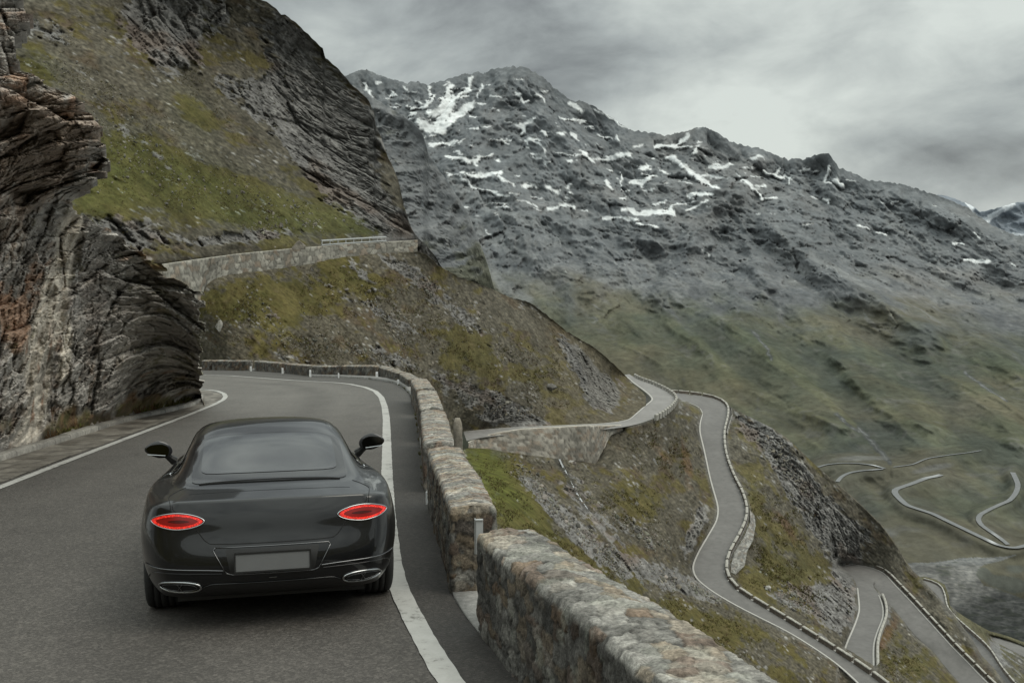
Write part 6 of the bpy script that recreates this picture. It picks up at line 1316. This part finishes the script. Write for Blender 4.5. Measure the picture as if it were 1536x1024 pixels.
# bumper: bright strips, crease under them, exhausts, diffuser
for s in (-1, 1):
    trim('bumper_trim', 'rear', curvy([(s*.35, .470), (s*.50, .478), (s*.70, .482), (s*.86, .484), (s*.915, .488)]), .0052, M_dchrome, car, .004)
    trim('bumper_crease', 'rear', curvy([(s*.36, .448), (s*.6, .452), (s*.80, .450), (s*.88, .42), (s*.895, .38)]), .0045, M_car, car, .002)
    ex = s*.66, .347
    base_ = skin('exhaust_tip', 'rear', disc(ex[0], ex[1], .148, .040, 2.2), 48, 6, M_gap, car, .006)
    trim('exhaust_rim', 'rear', [disc(ex[0], ex[1], .150, .041, 2.2)(t, 1) for t in np.linspace(0, 1, 50)[:-1]], .0085, M_chrome, base_, .006, sub=2, closed=True)
    trim('exhaust_rim', 'rear', [disc(ex[0], ex[1], .122, .026, 2.2)(t, 1) for t in np.linspace(0, 1, 50)[:-1]], .003, M_dchrome, base_, .008, sub=2, closed=True)
    trim('exhaust_divider', 'rear', [(ex[0]-.018, ex[1]-.028), (ex[0], ex[1]), (ex[0]-.018, ex[1]+.028)], .004, M_dchrome, base_, .009)
    trim('exhaust_divider', 'rear', [(ex[0]+.018, ex[1]-.028), (ex[0], ex[1]), (ex[0]+.018, ex[1]+.028)], .004, M_dchrome, base_, .009)
def diff(s, t):
    k = 2*s-1; x = k*.80; top = .315+.055*(1-sm(abs(k), .52, .72)); return x, .235+(top-.235)*t
skin('diffuser', 'rear', diff, 60, 8, M_black, car, .004)
trim('diffuser_edge', 'rear', [diff(s, 1) for s in np.linspace(0, 1, 50)], .005, M_car, car, .004, sub=1)
bm = bmesh.new(); p_ = onb('rear', 0, .405, .004); boxm(bm, p_, (.028, 0, 0), (0, .003, 0), (0, 0, .004)); bmesh.ops.bevel(bm, geom=bm.edges[:], offset=.002, segments=2); bm_obj('sensor', bm, M_dchrome, car)
# side glass and windscreen
for s, kd_ in ((-1, 'left'), (1, 'right')):
    def sidef(u_, v_):
        y = 1.55+1.85*u_; zt_ = np.interp(y, [1.55, 1.9, 2.4, 2.85, 3.2, 3.4], [1.03, 1.20, 1.262, 1.235, 1.10, 1.0]); z0_ = .985; return y, z0_+(zt_-z0_)*v_
    sg = skin('side_window', kd_, sidef, 40, 10, M_glass, car, .004)
    trim('window_line', kd_, [sidef(u_, 0) for u_ in np.linspace(0, 1, 20)], .006, M_chrome, sg, .004, sub=1)
    trim('door_line', kd_, [(1.95, .96), (1.98, .7), (2.02, .4), (2.08, .28)], .003, M_gap, car, .0005)
    # mirror
    mr_ = []
    bm = bmesh.new(); bmesh.ops.create_uvsphere(bm, u_segments=28, v_segments=16, radius=1)
    for v in bm.verts:
        x, y, z = v.co; tap = 1-.28*max(0, x); v.co = Vector((x*.128, y*.075 if y > 0 else y*.018, z*.092*tap*(1 if z > 0 else .8)+.012*x))
    bmesh.ops.rotate(bm, verts=bm.verts[:], cent=(0, 0, 0), matrix=Matrix.Rotation(-.10, 3, 'Z'))
    for v in bm.verts: v.co.x *= s; v.co += Vector((s*1.025, 2.93, 1.045))
    bmesh.ops.recalc_face_normals(bm, faces=bm.faces[:]); mo = bm_obj('wing_mirror', bm, M_black if 0 else M_band, car, smooth=True)
    bm = bmesh.new(); c0 = Vector((s*1.03, 2.906, 1.05)); ring_ = []
    for x, z in superell(.105, .056, 2.3, m=28): ring_.append(bm.verts.new(c0+Vector((x, .004*0, z*(1-.22*x*s/.105)+.010*x*s/.1))))
    bm.faces.new(ring_); bm_obj('mirror_glass', bm, flat_mat('mirror_glass', (.05, .052, .05), rough=.05, metal=1.) if s < 0 else bpy.data.materials['mirror_glass'], mo)
    bm = bmesh.new(); tube_pts(bm, [c0+Vector((s*x, -.004, -.048+.010*x/.1)) for x in np.linspace(-.07, .095, 8)], .004); bm_obj('mirror_trim', bm, M_chrome, mo)
    bm = bmesh.new(); tube_pts(bm, [Vector((s*.955, 2.955, 1.0)), Vector((s*.925, 2.975, .965)), Vector((s*.885, 3.0, .93))], [.034, .034, .045], k=8); bm_obj('mirror_arm', bm, M_black, mo)
# wheels
for s, y in ((-1, 1.06), (1, 1.06), (-1, 3.92), (1, 3.92)):
    def lathe(name, prof, mat, parent, seg=56):
        bm = bmesh.new(); rings = []
        for x, r_ in prof: rings.append([bm.verts.new((x, r_*math.cos(6.28318*j/seg), r_*math.sin(6.28318*j/seg))) for j in range(seg)])
        for a, c_ in zip(rings[:-1], rings[1:]):
            for j in range(seg): bm.faces.new((a[j], a[(j+1) % seg], c_[(j+1) % seg], c_[j]))
        bmesh.ops.recalc_face_normals(bm, faces=bm.faces[:]); return bm_obj(name, bm, mat, parent, smooth=True)
    wr = empty('wheel', (s*.825, y, TR)); wr.parent = car
    prof = [(-.13, .25), (-.145, .30), (-.135, .325), (-.118, .338)]
    for g0 in (-.075, -.028, .028, .075): prof += [(g0-.006, .345), (g0-.005, .337), (g0+.005, .337), (g0+.006, .345)]
    prof += [(.118, .338), (.135, .325), (.145, .30), (.13, .25)]
    lathe('tyre', prof, M_tyre, wr); rim = lathe('rim', [(s*.135, .25), (s*.12, .24), (s*.05, .235), (s*.04, .02)], M_rim, wr)
    bm = bmesh.new()
    for j in range(10):
        a = 6.28318*j/10; boxm(bm, (s*.105, .13*math.cos(a), .13*math.sin(a)), (.012, 0, 0), (0, .012*-math.sin(a), .012*math.cos(a)), (0, .115*math.cos(a), .115*math.sin(a)))
    bm_obj('spoke', bm, M_rim, rim)
# dark belly pan hides the sky under the sills
bm = bmesh.new(); boxm(bm, (0, 2.45, .20), (.70, 0, 0), (0, 2.0, 0), (0, 0, .03)); bm_obj('underbody', bm, M_black, car)

# mountainsides behind the viewpoint, which the paint and the rock face look out on
az_ = np.radians(np.linspace(88, 272, 150)); rr = np.r_[np.linspace(45, 140, 22), np.linspace(160, 900, 40)]
A_, R_ = np.meshgrid(az_, rr); P = np.stack([np.sin(A_)*R_, np.cos(A_)*R_, 0*R_], -1); wgt = sm(np.degrees(A_), 88, 125)*sm(np.degrees(A_), 272, 262)
lft = sm(np.degrees(A_), 190, 262)
P[..., 2] = -14-60*(1-wgt)*sm(R_, 60, 400)+(sm(R_, 60, 700)*(230+90*lft))*wgt+fbm(P/120, 5, 800)*28*sm(R_, 50, 200)+fbm(P/18, 4, 805)*3
m = sm(fbm(P/40, 4, 810)+sm(P[..., 2], 80, 260)*.5, .15, .4); c = slope_col(P, 0, 0, 0, 0, m, .6+0*m, 820, 3.)
struct(np_mesh('hillside_behind', P, grid_faces(*P.shape[:2]), M_far, c))
